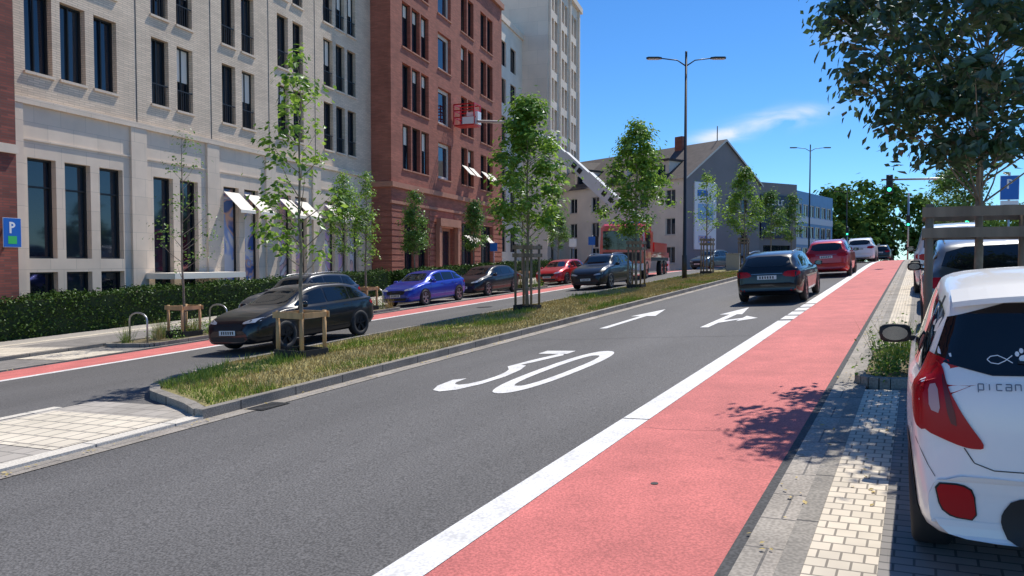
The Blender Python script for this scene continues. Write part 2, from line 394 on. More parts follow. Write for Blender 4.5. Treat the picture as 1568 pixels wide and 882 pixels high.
for a0 in (30.7,35.2,39.8):
    for o in (0,1.57):
        u0,u1=a0+o,a0+o+1.15
        B.poly([(u0,D-.02,EY+3.4),(u1,D-.02,EY+3.4),(u1,D-1.0,EY+2.5),(u0,D-1.0,EY+2.5)],awn)
        B.poly([(u0,D-1.0,EY+2.5),(u1,D-1.0,EY+2.5),(u1,D-1.0,EY+2.35),(u0,D-1.0,EY+2.35)],awn)
B.obj('awnings',bld); bld.rotation_euler=(0,0,BRZ)
# dark red brick building at left
bld=empty('dark_brick_building'); B=MB(); ops=[]
for r in range(4):
    for a in (8.6,12.2,15.6): ops.append((a,a+1.6,EY+6.6+3.9*r,EY+9.2+3.9*r,{'mull':2}))
for a in (8.6,12.2,15.6): ops.append((a,a+2.2,EY-.4,EY+3,{'mull':3}))
facade(B,Fr(23.6),6,19.15,-2,26,ops,dredbr,.3)
B.poly([(19.15,23.6,-2),(19.15,24.5,-2),(19.15,24.5,26),(19.15,23.6,26)],dredbr)
B.box(6,19.15,23.48,23.595,EY+3.6,EY+3.9,stone); B.obj('walls',bld); bld.rotation_euler=(0,0,BRZ)
# red brick building
bld=empty('red_brick_building'); B=MB(); D=23.0; ops=[]
for r in range(4):
    z=EY+6.4+4.2*r; top=z+3.1
    for o in (0,1.55,3.1): ops.append((47.4+o,48.75+o,z,top,{'mull':2,'ft':.08,'sill':redst,'curtain':random.choice([0,.25,.4,0])}))
    ops.append((53.6,56.2,z,top-.3,{'mull':1,'fr':wframe,'ft':.25,'sill':redst}))
    for o in (0,1.6): ops.append((58.4+o,59.75+o,z,top,{'mull':2,'sill':redst,'curtain':random.choice([0,.3,0])}))
    for o in (0,1.75): ops.append((63.1+o,64.6+o,z,top,{'mull':2,'sill':redst}))
for a,w in ((47.6,1.7),(49.9,1.7)): ops.append((a,a+w,EY-1.2,EY+3.2,{'mull':2,'trans':.7}))
ops.append((53.4,56.6,EY-1.7,EY+2.6,{'mull':2,'fr':redst,'ft':.2}))
for a,w in ((58.4,2.9),(63.1,3.2)): ops.append((a,a+w,EY-1.2,EY+3.2,{'mull':3,'trans':.7}))
facade(B,Fr(D),45.65,69,-2,EY+24,ops,redbr,.35,lower=redbr,vsplit=EY+5)
B.obj('walls',bld)
B=MB()
B.poly([(45.65,24.5,-2),(45.65,D,-2),(45.65,D,EY+24),(45.65,24.5,EY+24)],redbr)
B.poly([(69,D,-2),(69,D+4,-2),(69,D+4,EY+24),(69,D,EY+24)],redbr)
B.box(45.5,69.1,D-.25,D+.02,EY+24.001,EY+24.5,redst); B.box(45.5,69,D+.03,D+14,EY+24.01,EY+24.3,redst)
B.box(45.45,69,D-.2,D-.003,EY+5.0,EY+5.35,redst); B.box(45.45,45.647,D-.003,24.45,EY+5.0,EY+5.35,redst)
B.box(45.45,69,D-.12,D-.003,EY+3.9,EY+4.1,redst)
z=-1.5
while z<EY+3.8:
    for u0,u1 in ((45.6,47.5),(51.8,53.3),(56.7,58.3),(61.4,63.0),(66.4,69)): B.box(u0,u1,D-.05,D-.003,z,z+.32,redbr)
    B.box(45.6,45.647,D,24.4,z,z+.32,redbr); z+=.42
B.box(52.9,57.1,D-.5,D-.13,EY+2.7,EY+3.3,redst)
for u in (52.9,56.7): B.box(u,u+.4,D-.4,D-.06,-1,EY+2.7,redst)
for u in (58.5,60.1): B.poly([(u,D-.02,EY+8.0),(u+1.2,D-.02,EY+8.0),(u+1.2,D-.8,EY+7.2),(u,D-.8,EY+7.2)],awn)
for u in (63.2,65.0,): B.poly([(u,D-.02,EY+8.0),(u+1.3,D-.02,EY+8.0),(u+1.3,D-.8,EY+7.2),(u,D-.8,EY+7.2)],awn)
for u in (59.0,60.6,64): B.poly([(u,D-.02,EY+2.2),(u+1.2,D-.02,EY+2.2),(u+1.2,D-.8,EY+1.4),(u,D-.8,EY+1.4)],awn)
B.obj('trim',bld); bld.rotation_euler=(0,0,BRZ)
# pale linking building + tower
bld=empty('pale_office_building'); B=MB(); ops=[]
for r in range(6):
    for a in (71,74.5,78): ops.append((a,a+2,EY+1+3.9*r,EY+3.6+3.9*r,{'mull':2}))
facade(B,Fr(25),69,82.4,-2,EY+25.4,ops,whitep,.25); B.box(69,82.4,24.8,24.997,EY+25,EY+25.6,cream); B.box(69,82.4,25.01,38,EY+25.61,EY+25.8,cream)
B.obj('walls',bld); bld.rotation_euler=(0,0,BRZ)
bld=empty('stone_tower_building'); B=MB(); ops=[]
TT=EY+33.2
for r in range(8):
    z=EY+5.0+3.4*r
    for a in (83.7,88.7,93.7):
        for o in (0,1.75): ops.append((a+o,a+o+1.4,z,z+2.5,{'mull':1,'ft':.1}))
for a in (84,88.9,93.8): ops.append((a,a+2.7,EY-1,EY+3.2,{'mull':2}))
facade(B,Fr(22),82.4,98.7,-2,TT,ops,cream,.5)
B.poly([(82.4,36,-2),(82.4,22,-2),(82.4,22,TT),(82.4,36,TT)],cream)
B.box(82.2,98.9,21.6,22-.003,TT-.5,TT+.2,cream); B.box(82.4,98.7,22.01,36,TT+.001,TT+.3,cream)
B.box(82.4,98.8,21.8,21.997,EY+4.2,EY+4.6,cream)
for a in (83,87.7,92.7,97.7): B.box(a-.25,a+.25,21.75,21.997,EY+4.61,TT-.51,cream)
B.box(88.6,92,20.6,21.99,EY+3.3,EY+3.7,cream)
for a in (88.7,91.6): B.box(a,a+.3,20.7,21,-1,EY+3.3,cream)
B.obj('walls',bld); bld.rotation_euler=(0,0,BRZ)

# far houses  (local x along front, y inward)
def place(name,X,Y,dX,dY):
    x,y=SV(X,Y); ax=SV(dX,dY); e=empty(name); e.location=(x,y,0); e.rotation_euler=(0,0,math.atan2(ax[1],ax[0])); return e
e=place('grey_gable_house',17.3,75,.8,.6); B=MB(); W=12.2; zE=EY+8.5; zR=EY+12.6
facade(B,Fr(0),0,W,-1,zE,[(6.4,7.4,EY+5.2,EY+6.6),(9,10,EY+5.2,EY+6.6),(9,10,EY+1.8,EY+3.2)],greyr,.2)
B.poly([(0,0,zE),(W,0,zE),(W/2,0,zR)],greyr)
def side(u,v,w): return (0+w,28-u,v)
ops=[]
for r in range(3):
    for i in range(7): u=28-2.0-i*3.7; ops.append((u-.65,u+.65,EY-.2+2.9*r,EY+1.5+2.9*r,{'mull':2,'fr':wframe,'sill':wframe}))
facade(B,side,0,28,-1,zE,ops,whitep,.2)
B.poly([(-.35,-.25,zE-.25),(W/2,-.25,zR+.08),(W/2,28.2,zR+.08),(-.35,28.2,zE-.25)],rooft)
B.poly([(W+.35,-.25,zE-.25),(W+.35,28.2,zE-.25),(W/2,28.2,zR+.08),(W/2,-.25,zR+.08)],rooft)
B.poly([(-.35,-.25,zE-.25),(-.35,-.25,zE-.45),(W/2,-.25,zR-.15),(W/2,-.25,zR+.08)],wframe)
B.poly([(W+.35,-.25,zE-.25),(W+.35,-.25,zE-.45),(W/2,-.25,zR-.15),(W/2,-.25,zR+.08)],wframe)
for yy in (3.0,9,15):
    B.box(.9,3.5,yy,yy+2.6,zE-.1,zE+1.9,whitep); B.box(.86,.895,yy+.5,yy+2.1,zE+.25,zE+1.5,glassm[0]); B.box(.6,3.7,yy-.2,yy+2.8,zE+1.91,zE+2.1,rooft)
B.box(5.2,6.0,5,6,zR-1,zR+1.0,redbr); B.tube([(6.1,1,zR),(6.1,1,zR+1.6)],.05,dmetal)
B.box(1.2,4.6,-.14,-.004,EY+1.2,EY+8.0,signwhite); B.box(1.7,4.1,-.16,-.142,EY+4.2,EY+5.8,mk('ad_blue',(.25,.45,.70),.4)); B.box(1.6,3.2,-.16,-.142,EY+6.6,EY+7.2,signblue); B.box(1.8,3.8,-.16,-.142,EY+1.8,EY+2.6,post1)
B.obj('walls',e)
e=place('half_timbered_house',8.9,88,1,.05); B=MB()
facade(B,Fr(0),0,4.6,-1,EY+7.6,[(a,a+.8,EY+z,EY+z+1.3,{'fr':wframe}) for a in (.8,3.0) for z in (.2,3,5.6)],whitep,.1)
for z in (2.3,2.6,5,5.2,7.4): B.box(0,4.6,-.05,-.003,EY+z,EY+z+.2,frame)
for a in (0,.55,1.7,2.2,2.75,3.9,4.4): B.box(a,a+.18,-.06,-.004,-1,EY+7.4,frame)
B.poly([(-.4,-.4,EY+7.5),(5,-.4,EY+7.5),(5,4,EY+12),(-.4,4,EY+12)],rooft); B.poly([(0,0,-1),(0,0,EY+7.6),(0,5,EY+7.6),(0,5,-1)],whitep)
B.obj('walls',e)
e=place('white_town_house',13.6,86,1,-.1); B=MB()
facade(B,Fr(0),0,8,-1,EY+6,[(a,a+1,EY+z,EY+z+1.5,{'fr':wframe}) for a in (.8,2.8,5) for z in (.2,3.2)],whitep,.1)
B.poly([(-.3,-.4,EY+5.9),(8,-.4,EY+5.9),(8,4,EY+9.5),(-.3,4,EY+9.5)],rooft); B.obj('walls',e)
e=place('dark_shop_building',27.2,83.5,.85,.5); B=MB()
facade(B,Fr(0),0,6.5,-1,EY+8.8,[(1,5.5,EY-1,EY+1.8,{'mull':3})],greyr,.2)
B.box(.4,5.2,-.2,-.003,EY+2.6,EY+7.4,mk('sign_navy',(.01,.02,.06),.4))
for i,(u,v,w) in enumerate([(.9,6.3,3.8),(.9,5.3,2.6),(.9,3.2,3.4)]):
    k=int(w/.55)
    for j in range(k): B.box(u+j*.55,u+j*.55+.1,-.23,-.201,EY+v,EY+v+.6,signwhite); B.box(u+j*.55+.1,u+j*.55+.38,-.23,-.201,EY+v+.5*(j%2),EY+v+.5*(j%2)+.1,signwhite)
B.poly([(0,0,EY+8.8),(6.5,0,EY+8.8),(6.5,10,EY+8.8),(0,10,EY+8.8)],greyr)
B.obj('walls',e)
e=place('blue_office_building',33,95,.62,.785); B=MB(); ops=[]
for r in range(3):
    for i in range(9): ops.append((.6+i*2.8,2.9+i*2.8,EY+.2+3.0*r,EY+1.9+3.0*r,{'mull':2,'fr':wframe,'ft':.1}))
facade(B,Fr(0),0,26,-1,EY+9.6,ops,bluep,.15)
for r in range(3): B.box(0,26,-.06,-.003,EY-.7+3.0*r,EY+.15+3.0*r,mk('panel_pale',(.50,.56,.64),.6))
B.poly([(0,0,EY+9.6),(26,0,EY+9.6),(26,12,EY+9.6),(0,12,EY+9.6)],greyr); B.poly([(0,0,-1),(0,0,EY+9.6),(0,12,EY+9.6),(0,12,-1)],bluep)
B.obj('walls',e)
e=place('orange_house',47,128,.8,.6); B=MB()
facade(B,Fr(0),0,12,-1,EY+4,[(a,a+1.2,EY+.8,EY+2.3) for a in (1,4,7,10)],mk('orange_render',(.5,.26,.15),.8),.1)
B.poly([(-.4,-.4,EY+4),(12.4,-.4,EY+4),(12.4,5,EY+7),(-.4,5,EY+7)],rooft); B.obj('walls',e)

# ---------------------------------------------------------------- vegetation
def tree(name,x,y,h,z0,rad,K,per,leaf,mat,seed,tr=.05,sig=.2,prof=0,dz=.1,up=.4,limb=.7,wid=.62,ltr=None):
    rd=random.Random(seed); B=MB(); gz=G(x,y)+dz; ltr=ltr or tr
    top=Vector((x+rd.uniform(-.1,.1),y+rd.uniform(-.1,.1),gz+h*.93)); pts=[];rs=[]
    for i in range(9):
        t=i/8; pts.append(Vector((x,y,gz)).lerp(top,t)+Vector((rd.uniform(-.03,.03),rd.uniform(-.03,.03),0))*(1 if i else 0)); rs.append(tr*(1-.88*t)+.004)
    B.tube(pts,rs,bark,8)
    def tp(z): 
        t=min(max((z-gz)/(h*.93),0),1); return Vector((x,y,gz)).lerp(top,t)
    C=[]; rg=np.random.default_rng(seed)
    for i in range(K):
        t=rd.random()**(.9 if prof==0 else .8)
        if prof==0: r=rad*min(1,(t+.12)*3.2)*(1-t)**.55*1.15
        else: r=rad*math.sqrt(max(0,1-(2*t-1)**2))*1.0+.1
        a=rd.uniform(0,6.283); rr=r*math.sqrt(rd.uniform(.08,1)); z=gz+z0+(h-z0)*t
        c=Vector((x+rr*math.cos(a),y+rr*math.sin(a),z))
        s=tp(z-rr*.75-.1); mid=s.lerp(c,.55)+Vector((0,0,-.08*rr))
        if rd.random()<limb: B.tube([s,mid,c],[ltr*.30*(1-t*.6)+.003,ltr*.18*(1-t*.6)+.003,.003],bark,5,False)
        n=int(per*rd.uniform(.5,1.4)); pp=rg.normal(size=(n,3))*sig*np.array([1,1,.75])*rd.uniform(.7,1.25)
        C.append(pp+np.array(c))
    B.leaves(np.concatenate(C),leaf,mat,seed,up,wid)
    return B.obj(name)
def stakes(x,y,w,h,mat,dz=.1,post=.04,slats=True,band=True):
    B=MB(); g=G(x,y)+dz-.03
    for sx in (-1,1):
        for sy in (-1,1): B.tube([(x+sx*w/2,y+sy*w/2,g),(x+sx*w/2,y+sy*w/2,g+h)],post,mat,8)
    if slats:
        zs=[h-.08] if h<1.3 else [h-.1,h-.35]
        for z in zs:
            for s in (-1,1):
                B.box(x-w/2-.08,x+w/2+.08,y+s*(w/2+post+.012)-.012,y+s*(w/2+post+.012)+.012,g+z-.06,g+z+.06,mat)
                B.box(x+s*(w/2+post+.013)-.012,x+s*(w/2+post+.013)+.012,y-w/2,y+w/2,g+z-.05,g+z+.05,mat)
    if band:
        for s in (-1,1):
            B.box(x-w/2-.05,x+w/2+.05,y+s*(w/2+post+.01)-.01,y+s*(w/2+post+.01)+.01,g,g+.2,rubber); B.box(x+s*(w/2+post+.01)-.01,x+s*(w/2+post+.01)+.01,y-w/2-.03,y+w/2+.03,g,g+.2,rubber)
    B.tube([(x-w/2,y-w/2,g+h*.85),(x,y,g+h*.8),(x+w/2,y+w/2,g+h*.85)],.015,rubber,6)
    return B.obj('wooden_tree_stake')
tree('street_tree',-10.65,10.95,5.9,2.0,1.0,36,32,.14,leafA,11,.04,.16,0)
stakes(-10.65,10.95,.62,.95,wood)
tree('street_tree',-10.8,20.9,6.5,2.3,1.45,115,62,.155,leafA,12,.06,.19,0,limb=.4); stakes(-10.8,20.9,.55,2.1,wood2)
tree('street_tree',-10.8,31.2,7.1,2.4,1.6,115,58,.17,leafA,13,.06,.22,0,limb=.4); stakes(-10.8,31.2,.55,2.1,wood2)
tree('street_tree',-10.8,43.5,5.8,2.6,1.1,26,36,.15,leafA,14,.05,.2,0); stakes(-10.8,43.5,.55,2.1,wood2)
tree('street_tree',-10.8,53.7,6.8,2.4,1.4,70,50,.19,leafA,15,.06,.24,0); stakes(-10.8,53.7,.55,2.1,wood2)
tree('street_tree',-10.8,64.5,6.0,2.4,1.2,50,45,.2,leafB,35,.06,.24,0)
tree('street_tree',-10.8,76,6.5,2.4,1.4,50,45,.2,leafB,36,.06,.24,0)
tree('street_tree',-18.9,14.7,5.9,1.9,.95,34,16,.09,leafB,16,.035,.2,0); stakes(-18.9,14.7,.6,.95,wood)
tree('street_tree',-18.9,22.9,5.2,1.9,.5,40,45,.11,leafA,17,.045,.14,0); stakes(-18.9,22.9,.6,.95,wood)
tree('street_tree',-18.9,36,4.8,2.0,.6,30,40,.13,leafB,18,.045,.16,0); stakes(-18.9,36,.6,.95,wood)
tree('street_tree',-27.8,31.9,6.7,2.6,1.05,80,60,.13,leafA,19,.05,.2,0)
tree('street_tree',-28.2,38.9,6.2,2.4,.9,80,60,.14,leafB,20,.05,.2,0)
tree('street_tree',-28.2,46.2,5.8,2.4,.9,80,55,.15,leafB,21,.05,.2,0)
tree('street_tree',-28,60,5.5,2.4,1.1,50,45,.18,leafB,22,.05,.22,0)
tree('street_tree',.62,11.0,6.0,2.45,1.8,250,58,.14,leafD,23,.055,.16,1,up=.05,limb=.4,wid=.55,ltr=.04)
stakes(.62,11.0,1.05,2.0,wood2,post=.045)
tree('street_tree',1.6,38,4.6,2.0,1.2,70,45,.16,leafB,24,.05,.22,0)
tree('street_tree',1.6,60,6.0,2.3,1.6,70,45,.2,leafB,25,.05,.25,0)
# hedge
def hedge(name,x0,x1,y0,y1,h,n,seed,size=.075):
    B=MB(); ins=.10; ys=np.linspace(y0+ins,y1-ins,30)
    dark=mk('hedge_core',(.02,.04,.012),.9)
    for a,b in zip(ys,ys[1:]):
        f=lambda x,y,z:(x,y,G(x,y)+z)
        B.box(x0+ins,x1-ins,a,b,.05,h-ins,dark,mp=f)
    rg=np.random.default_rng(seed); P=[]
    Ln=y1-y0
    for face,area in (('f',h*Ln),('t',(x1-x0)*Ln),('e',h*(x1-x0)*4)):
        k=int(n*area/(h*Ln+(x1-x0)*Ln+h*(x1-x0)*4))
        u=y0+Ln*rg.uniform(0,1,k)**1.25; z=rg.uniform(.05,h,k); x=rg.uniform(x0,x1,k); j=rg.normal(size=k)*.06
        if face=='f': x=x1-.05+j+.06*np.sin(u*2.3)*np.sin(z*4)
        elif face=='t': z=h+j*1.1+.05*np.sin(u*1.7)+.03*np.sin(u*5.1)
        else: u=np.where(rg.random(k)<.5,y0+j,y1-j)
        P.append(np.stack([x,u,z+np.array([G(a,b) for a,b in zip(x,u)])],1))
    B.leaves(np.concatenate(P),size,leafH,seed,.2); return B.obj(name)
hedge('hedge',-27.9,-26.3,10,34,1.45,26000,1,.10)
hedge('hedge',-27.7,-26.3,35.2,56,1.35,9000,2,.15)
# background trees
def mass(name,spots,seed,leaf,mat,cl=44,per=40):
    B=MB(); rd=random.Random(seed); rg=np.random.default_rng(seed); C=[]
    for (X,Y,h,r) in spots:
        x,y=SV(X,Y); g=G(x,y)
        B.tube([(x,y,g-.2),(x,y,g+h*.7)],[.25,.1],bark,6)
        for i in range(cl):
            u=rd.uniform(-1,1); a=rd.uniform(0,6.28); q=r*math.sqrt(1-u*u)*rd.uniform(.3,1.0)
            c=np.array([x+q*math.cos(a),y+q*math.sin(a),g+h*.54+u*h*.42])
            C.append(c+rg.normal(size=(per,3))*r*.13)
    B.leaves(np.concatenate(C),leaf,mat,seed,.3); return B.obj(name)
mass('background_trees',[(60,140,14,6),(67,146,15.5,7),(75,148,15,7),(82,150,12,6),(88,148,10,5),(55,136,9,5),(92,160,9,6),(98,165,10,7),(106,170,10,7),(64,150,8,6),(72,155,9,7)],5,1.15,leafF)
mass('background_trees',[(52,75,5.5,3),(58,80,6,3.5),(64,80,6,4),(70,84,6,4),(45,60,4.0,2.5),(52,60,4.5,3),(60,62,5,3.5),(47,45,4,2.5),(43,36,3.5,2.5),(84,120,8,6),(95,128,8,6),(74,110,6,5)],6,.55,leafF)
mass('background_trees',[(5,150,8,5),(14,160,9,5),(-2,150,8,5),(24,150,9,5),(36,150,8,5)],7,.8,leafF,20,30)

# planters
def planter(x0,x1,y0,y1,seed,n):
    global B
    B=MB(); c=.35
    pts=[]
    cs=[(x0+c,y0+c,180,270),(x1-c,y0+c,270,360),(x1-c,y1-c,0,90),(x0+c,y1-c,90,180)]
    for cx,cy,a0,a1 in cs:
        for i in range(6): a=R(a0+(a1-a0)*i/5); pts.append((cx+c*math.cos(a),cy+c*math.sin(a)))
    kerbpath(pts+[pts[0]],.12,.12)
    B.poly([(x,y,G(x,y)+.09) for x,y in pts],soil)
    rd=random.Random(seed)
    for i in range(n):
        x=rd.uniform(x0+.2,x1-.2);y=rd.uniform(y0+.25,y1-.25); g=G(x,y)+.08; k=rd.random(); rg=np.random.default_rng(seed*100+i)
        if k<.45: blades(B,x-.12,x+.12,y-.12,y+.12,90,.55,bladed if k<.18 else blade,i,.08,.006)
        else:
            h=rd.uniform(.15,.45); C=np.array([x,y,g+h*.55])+rg.normal(size=(110,3))*np.array([.13,.13,h*.4]); C[:,2]=np.maximum(C[:,2],g); B.leaves(C,.055,leafA if k<.7 else leafB,i)
    return B.obj('planter')
planter(-.62,2.1,9.7,12.4,1,42)
planter(-20,-17.9,12.9,16.4,2,24); planter(-20,-17.9,21.9,23.9,3,12); planter(-20,-17.9,35,37.2,4,12); planter(-20,-17.9,44.5,46.5,5,10)

def rack(x,y):
    B=MB(); g=G(x,y)+.1; pts=[(x-.38,y,g),(x-.38,y,g+.62)]
    for i in range(1,7): a=math.pi*(1-i/7); pts.append((x+.38*math.cos(a),y,g+.62+.2*math.sin(a)))
    pts+=[(x+.38,y,g+.62),(x+.38,y,g)]; B.tube(pts,.025,metal,8); B.obj('bike_rack')
rack(-19,13.3); rack(-19,16.0); rack(-19,22.2); rack(-19,23.6); rack(-18.9,35.3)

# ---------------------------------------------------------------- street furniture
def lamp(x,y,h,arm):
    B=MB(); g=G(x,y)+.1
    B.tube([(x,y,g),(x,y,g+1.2),(x,y,g+1.25),(x,y,g+h)],[.13,.13,.10,.06],dmetal,12)
    ca,sa=math.cos(R(28)),math.sin(R(28))
    for s in (-1,1):
        e=(x+s*arm*ca,y+s*arm*sa,g+h-.1)
        B.tube([(x,y,g+h-.5),(x+s*arm*.35*ca,y+s*arm*.35*sa,g+h-.2),e],[.035,.03,.03],dmetal,8)
        L=.75; w=.15
        def f(a,b,z,s=s,e=e): return (e[0]+s*a*ca-b*sa,e[1]+s*a*sa+b*ca,e[2]+z)
        ps=[(-.05,-.05),(.15,-w),(L-.1,-w),(L,0),(L-.1,w),(.15,w),(-.05,.05)]
        B.poly([f(a,b,.05) for a,b in ps],dmetal); B.poly([f(a*.97,b*.9,-.05) for a,b in ps][::-1],signwhite)
        for i in range(len(ps)): j=(i+1)%len(ps); B.poly([f(ps[i][0]*.97,ps[i][1]*.9,-.05),f(ps[j][0]*.97,ps[j][1]*.9,-.05),f(*ps[j],.05),f(*ps[i],.05)],dmetal)
    B.tube([(x,y,g+h-.05),(x,y,g+h+.25)],.06,dmetal,8)
    B.obj('street_lamp')
lamp(-10.7,38.4,11.4,1.3); lamp(-10.7,87.8,12.8,1.5); lamp(-10.7,135,12,1.5)
green_e=mk('signal_green',(.02,.8,.35),.4,emit=(.05,1,.45),estr=3); 
def sighead(B,x,y,z,face=-1):
    B.box(x-.16,x+.16,y-.12,y+.12,z-.48,z+.48,dmetal)
    for i,m in enumerate((green_e,rubber,rubber)):
        zz=z-.3+.3*i; B.poly([(x+.1*math.cos(t),y-.125,zz+.1*math.sin(t)) for t in [6.283*j/12 for j in range(12)]],m)
        B.tube([(x-.12,y-.13,zz+.02),(x-.06,y-.2,zz+.12),(x+.06,y-.2,zz+.12),(x+.12,y-.13,zz+.02)],.015,dmetal,4)
B=MB(); x,y=2.4,45; g=G(x,y)
B.tube([(x,y,g),(x,y,g+3.6),(x-.4,y,g+4.1),(x-1.2,y,g+4.35),(x-4.3,y,g+4.45)],[.09,.08,.07,.06,.045],metal,10); sighead(B,-1.5,45,g+4.2); sighead(B,x-.3,y-.1,g+2.4); B.obj('traffic_light')
B=MB(); x,y=-7.2,92; g=G(x,y); B.tube([(x,y,g),(x,y,g+4.2)],.06,metal,8); sighead(B,x,y-.15,g+3.6); B.obj('traffic_light')
B=MB(); x,y=-.9,70; g=G(x,y); B.tube([(x,y,g),(x,y,g+5.5)],.07,metal,8); sighead(B,x,y-.15,g+3.2); B.obj('traffic_light')
def psign(x,y,zc,w,h,name='parking_sign',rot=R(28.5),sub=True,pole=True):
    g=G(x,y); B=MB(); top=zc+h/2
    if pole: B.tube([(0,.04,0),(0,.04,top-g+.1)],.03,metal,8)
    else:
        for s in (-.3,.3): B.box(-.03,.03,.006,.22,zc-g+s-.03,zc-g+s+.03,dmetal)
    z=zc-g
    B.box(-w/2-.012,w/2+.012,-.006,.006,z-h/2-.012,z+h/2+.012,signwhite); B.box(-w/2,w/2,-.012,-.007,z-h/2,z+h/2,signblue)
    s=w*.55
    zz=z+(h/2-w/2)
    B.box(-s*.3,-s*.1,-.018,-.013,zz-s*.55,zz+s*.55,signwhite)
    pts=[(-s*.1+s*.42*math.sin(t),zz+s*.25+s*.3*math.cos(t)) for t in [math.pi*i/10 for i in range(11)]]; ins=[(-s*.1+s*.22*math.sin(t),zz+s*.25+s*.12*math.cos(t)) for t in [math.pi*i/10 for i in range(11)]]
    for i in range(10): B.poly([(pts[i][0],-.0135,pts[i][1]),(pts[i+1][0],-.0135,pts[i+1][1]),(ins[i+1][0],-.0135,ins[i+1][1]),(ins[i][0],-.0135,ins[i][1])],signwhite)
    if not pole: B.box(-w*.25,w*.25,-.016,-.0125,z-h/2+.1,z-h/2+.36,mk('sign_green',(.05,.5,.12),.4))
    if sub: B.box(-w/2,w/2,-.012,-.002,z-h/2-.36,z-h/2-.03,signwhite); B.box(-w*.3,w*.3,-.016,-.0125,z-h/2-.26,z-h/2-.14,rubber)
    B.obj(name,loc=(x,y,g),rz=rot)
psign(*SV(13.2,20),EY+1.95,.42,.62,rot=R(12))
cb,sb=math.cos(BRZ),math.sin(BRZ)
aa,dd=18.75,23.36; psign(aa*cb-dd*sb,aa*sb+dd*cb,EY+.95,.62,.95,sub=False,rot=BRZ,pole=False)
B=MB(); x,y=SV(11.8,58); g=G(x,y)
for i in range(4):
    B.box(-.35,.35,-.02,.02,.25+i*.2,.43+i*.2,signred if i%2 else signwhite)
for s in (-.3,.3): B.box(s-.03,s+.03,-.04,.04,0,1.1,signwhite)
B.obj('road_barrier',loc=(x,y,g),rz=R(28))
B=MB(); x,y=-10.2,47.5; g=G(x,y)+.1; B.box(-.4,.4,-.2,.2,0,1.0,mk('cabinet_grey',(.35,.33,.28),.7)); B.box(-.43,.43,-.23,.23,1.0,1.06,conc); B.obj('utility_cabinet',loc=(x,y,g),rz=.1,bevel=.01)
for i in range(3):
    B=MB(); px=[-27,-23,-20.6][i]; py=[47,52,50][i]; g=G(px,py)+.1
    B.tube([(px,py,g),(px,py,g+2.9)],.03,metal,8); B.box(px-.3,px+.3,py-.05,py-.035,g+2.2,g+2.8,signblue if i!=1 else signwhite); B.obj('traffic_sign')

# ---------------------------------------------------------------- vehicles
def pchip(pts):
    x=np.array([p[0] for p in pts],float); y=np.array([p[1] for p in pts],float); h=np.diff(x); d=np.diff(y)/h; m=np.zeros(len(x)); m[0]=d[0]; m[-1]=d[-1]
    for i in range(1,len(x)-1):
        if d[i-1]*d[i]>0: w1=2*h[i]+h[i-1];w2=h[i]+2*h[i-1]; m[i]=(w1+w2)/(w1/d[i-1]+w2/d[i])
    def f(t):
        t=min(max(t,x[0]),x[-1]); i=min(int(np.searchsorted(x,t,side='right'))-1,len(h)-1); s=(t-x[i])/h[i]
        return float((1+2*s)*(1-s)**2*y[i]+s*(1-s)**2*h[i]*m[i]+s*s*(3-2*s)*y[i+1]+s*s*(s-1)*h[i]*m[i+1])
    return f
SPEC={
'hatch':dict(L=4.25,W=1.82,H=1.44,top=[(0,.58),(.03,.80),(.10,.96),(.28,1.13),(.66,1.35),(1.2,1.43),(1.85,1.44),(2.35,1.38),(3.2,1.0),(3.75,.89),(4.08,.76),(4.21,.63),(4.25,.52)],belt=(.98,.89),wh=(.76,3.36,.33),wins=[(.46,1.0),(1.07,1.86),(1.92,2.95)],rw=(1.04,1.31,.66,.54),ws=(1.03,1.33,.74,.58)),
'estate':dict(L=4.75,W=1.84,H=1.45,top=[(0,.58),(.03,.86),(.10,1.0),(.26,1.18),(.55,1.37),(.95,1.42),(1.8,1.455),(2.5,1.44),(2.95,1.37),(3.72,1.0),(4.25,.89),(4.58,.76),(4.71,.63),(4.75,.5)],belt=(.98,.90),wh=(.98,3.83,.34),wins=[(.4,1.25),(1.32,2.2),(2.27,3.4)],rw=(1.04,1.33,.66,.54),ws=(1.03,1.34,.74,.58)),
'suv':dict(L=4.5,W=1.88,H=1.65,top=[(0,.62),(.03,.95),(.10,1.12),(.26,1.33),(.5,1.54),(.9,1.61),(1.7,1.65),(2.4,1.60),(3.15,1.16),(3.85,1.04),(4.28,.88),(4.45,.72),(4.5,.55)],belt=(1.13,1.03),wh=(.85,3.55,.36),wins=[(.4,.98),(1.05,1.9),(1.97,2.95)],rw=(1.17,1.5,.68,.56),ws=(1.2,1.53,.76,.6)),
'mini':dict(L=3.6,W=1.6,H=1.52,top=[(0,.56),(.02,.80),(.05,.98),(.10,1.08),(.22,1.34),(.28,1.425),(.42,1.475),(.6,1.495),(1.2,1.52),(1.7,1.505),(2.1,1.43),(2.75,1.02),(3.2,.92),(3.48,.78),(3.57,.64),(3.6,.5)],belt=(1.02,.9),wh=(.62,2.98,.30),wins=[(.34,.7),(.76,1.38),(1.44,2.5)],rw=(1.05,1.39,.68,.56),ws=(1.05,1.38,.64,.50)),
'van':dict(L=4.9,W=1.94,H=1.95,top=[(0,.7),(.03,1.4),(.08,1.72),(.25,1.88),(1.4,1.95),(2.8,1.93),(3.2,1.84),(3.95,1.28),(4.5,1.1),(4.78,.92),(4.86,.75),(4.9,.55)],belt=(1.2,1.12),wh=(.95,3.95,.34),wins=[(.4,1.4),(1.5,2.6),(2.7,3.6)],rw=(1.2,1.75,.72,.66),ws=(1.3,1.8,.8,.66)),
}
cglass=mk('car_glass',(.006,.008,.010),.03,spec=.6,coat=.2)
trimb=mk('car_trim',(.012,.012,.013),.55)
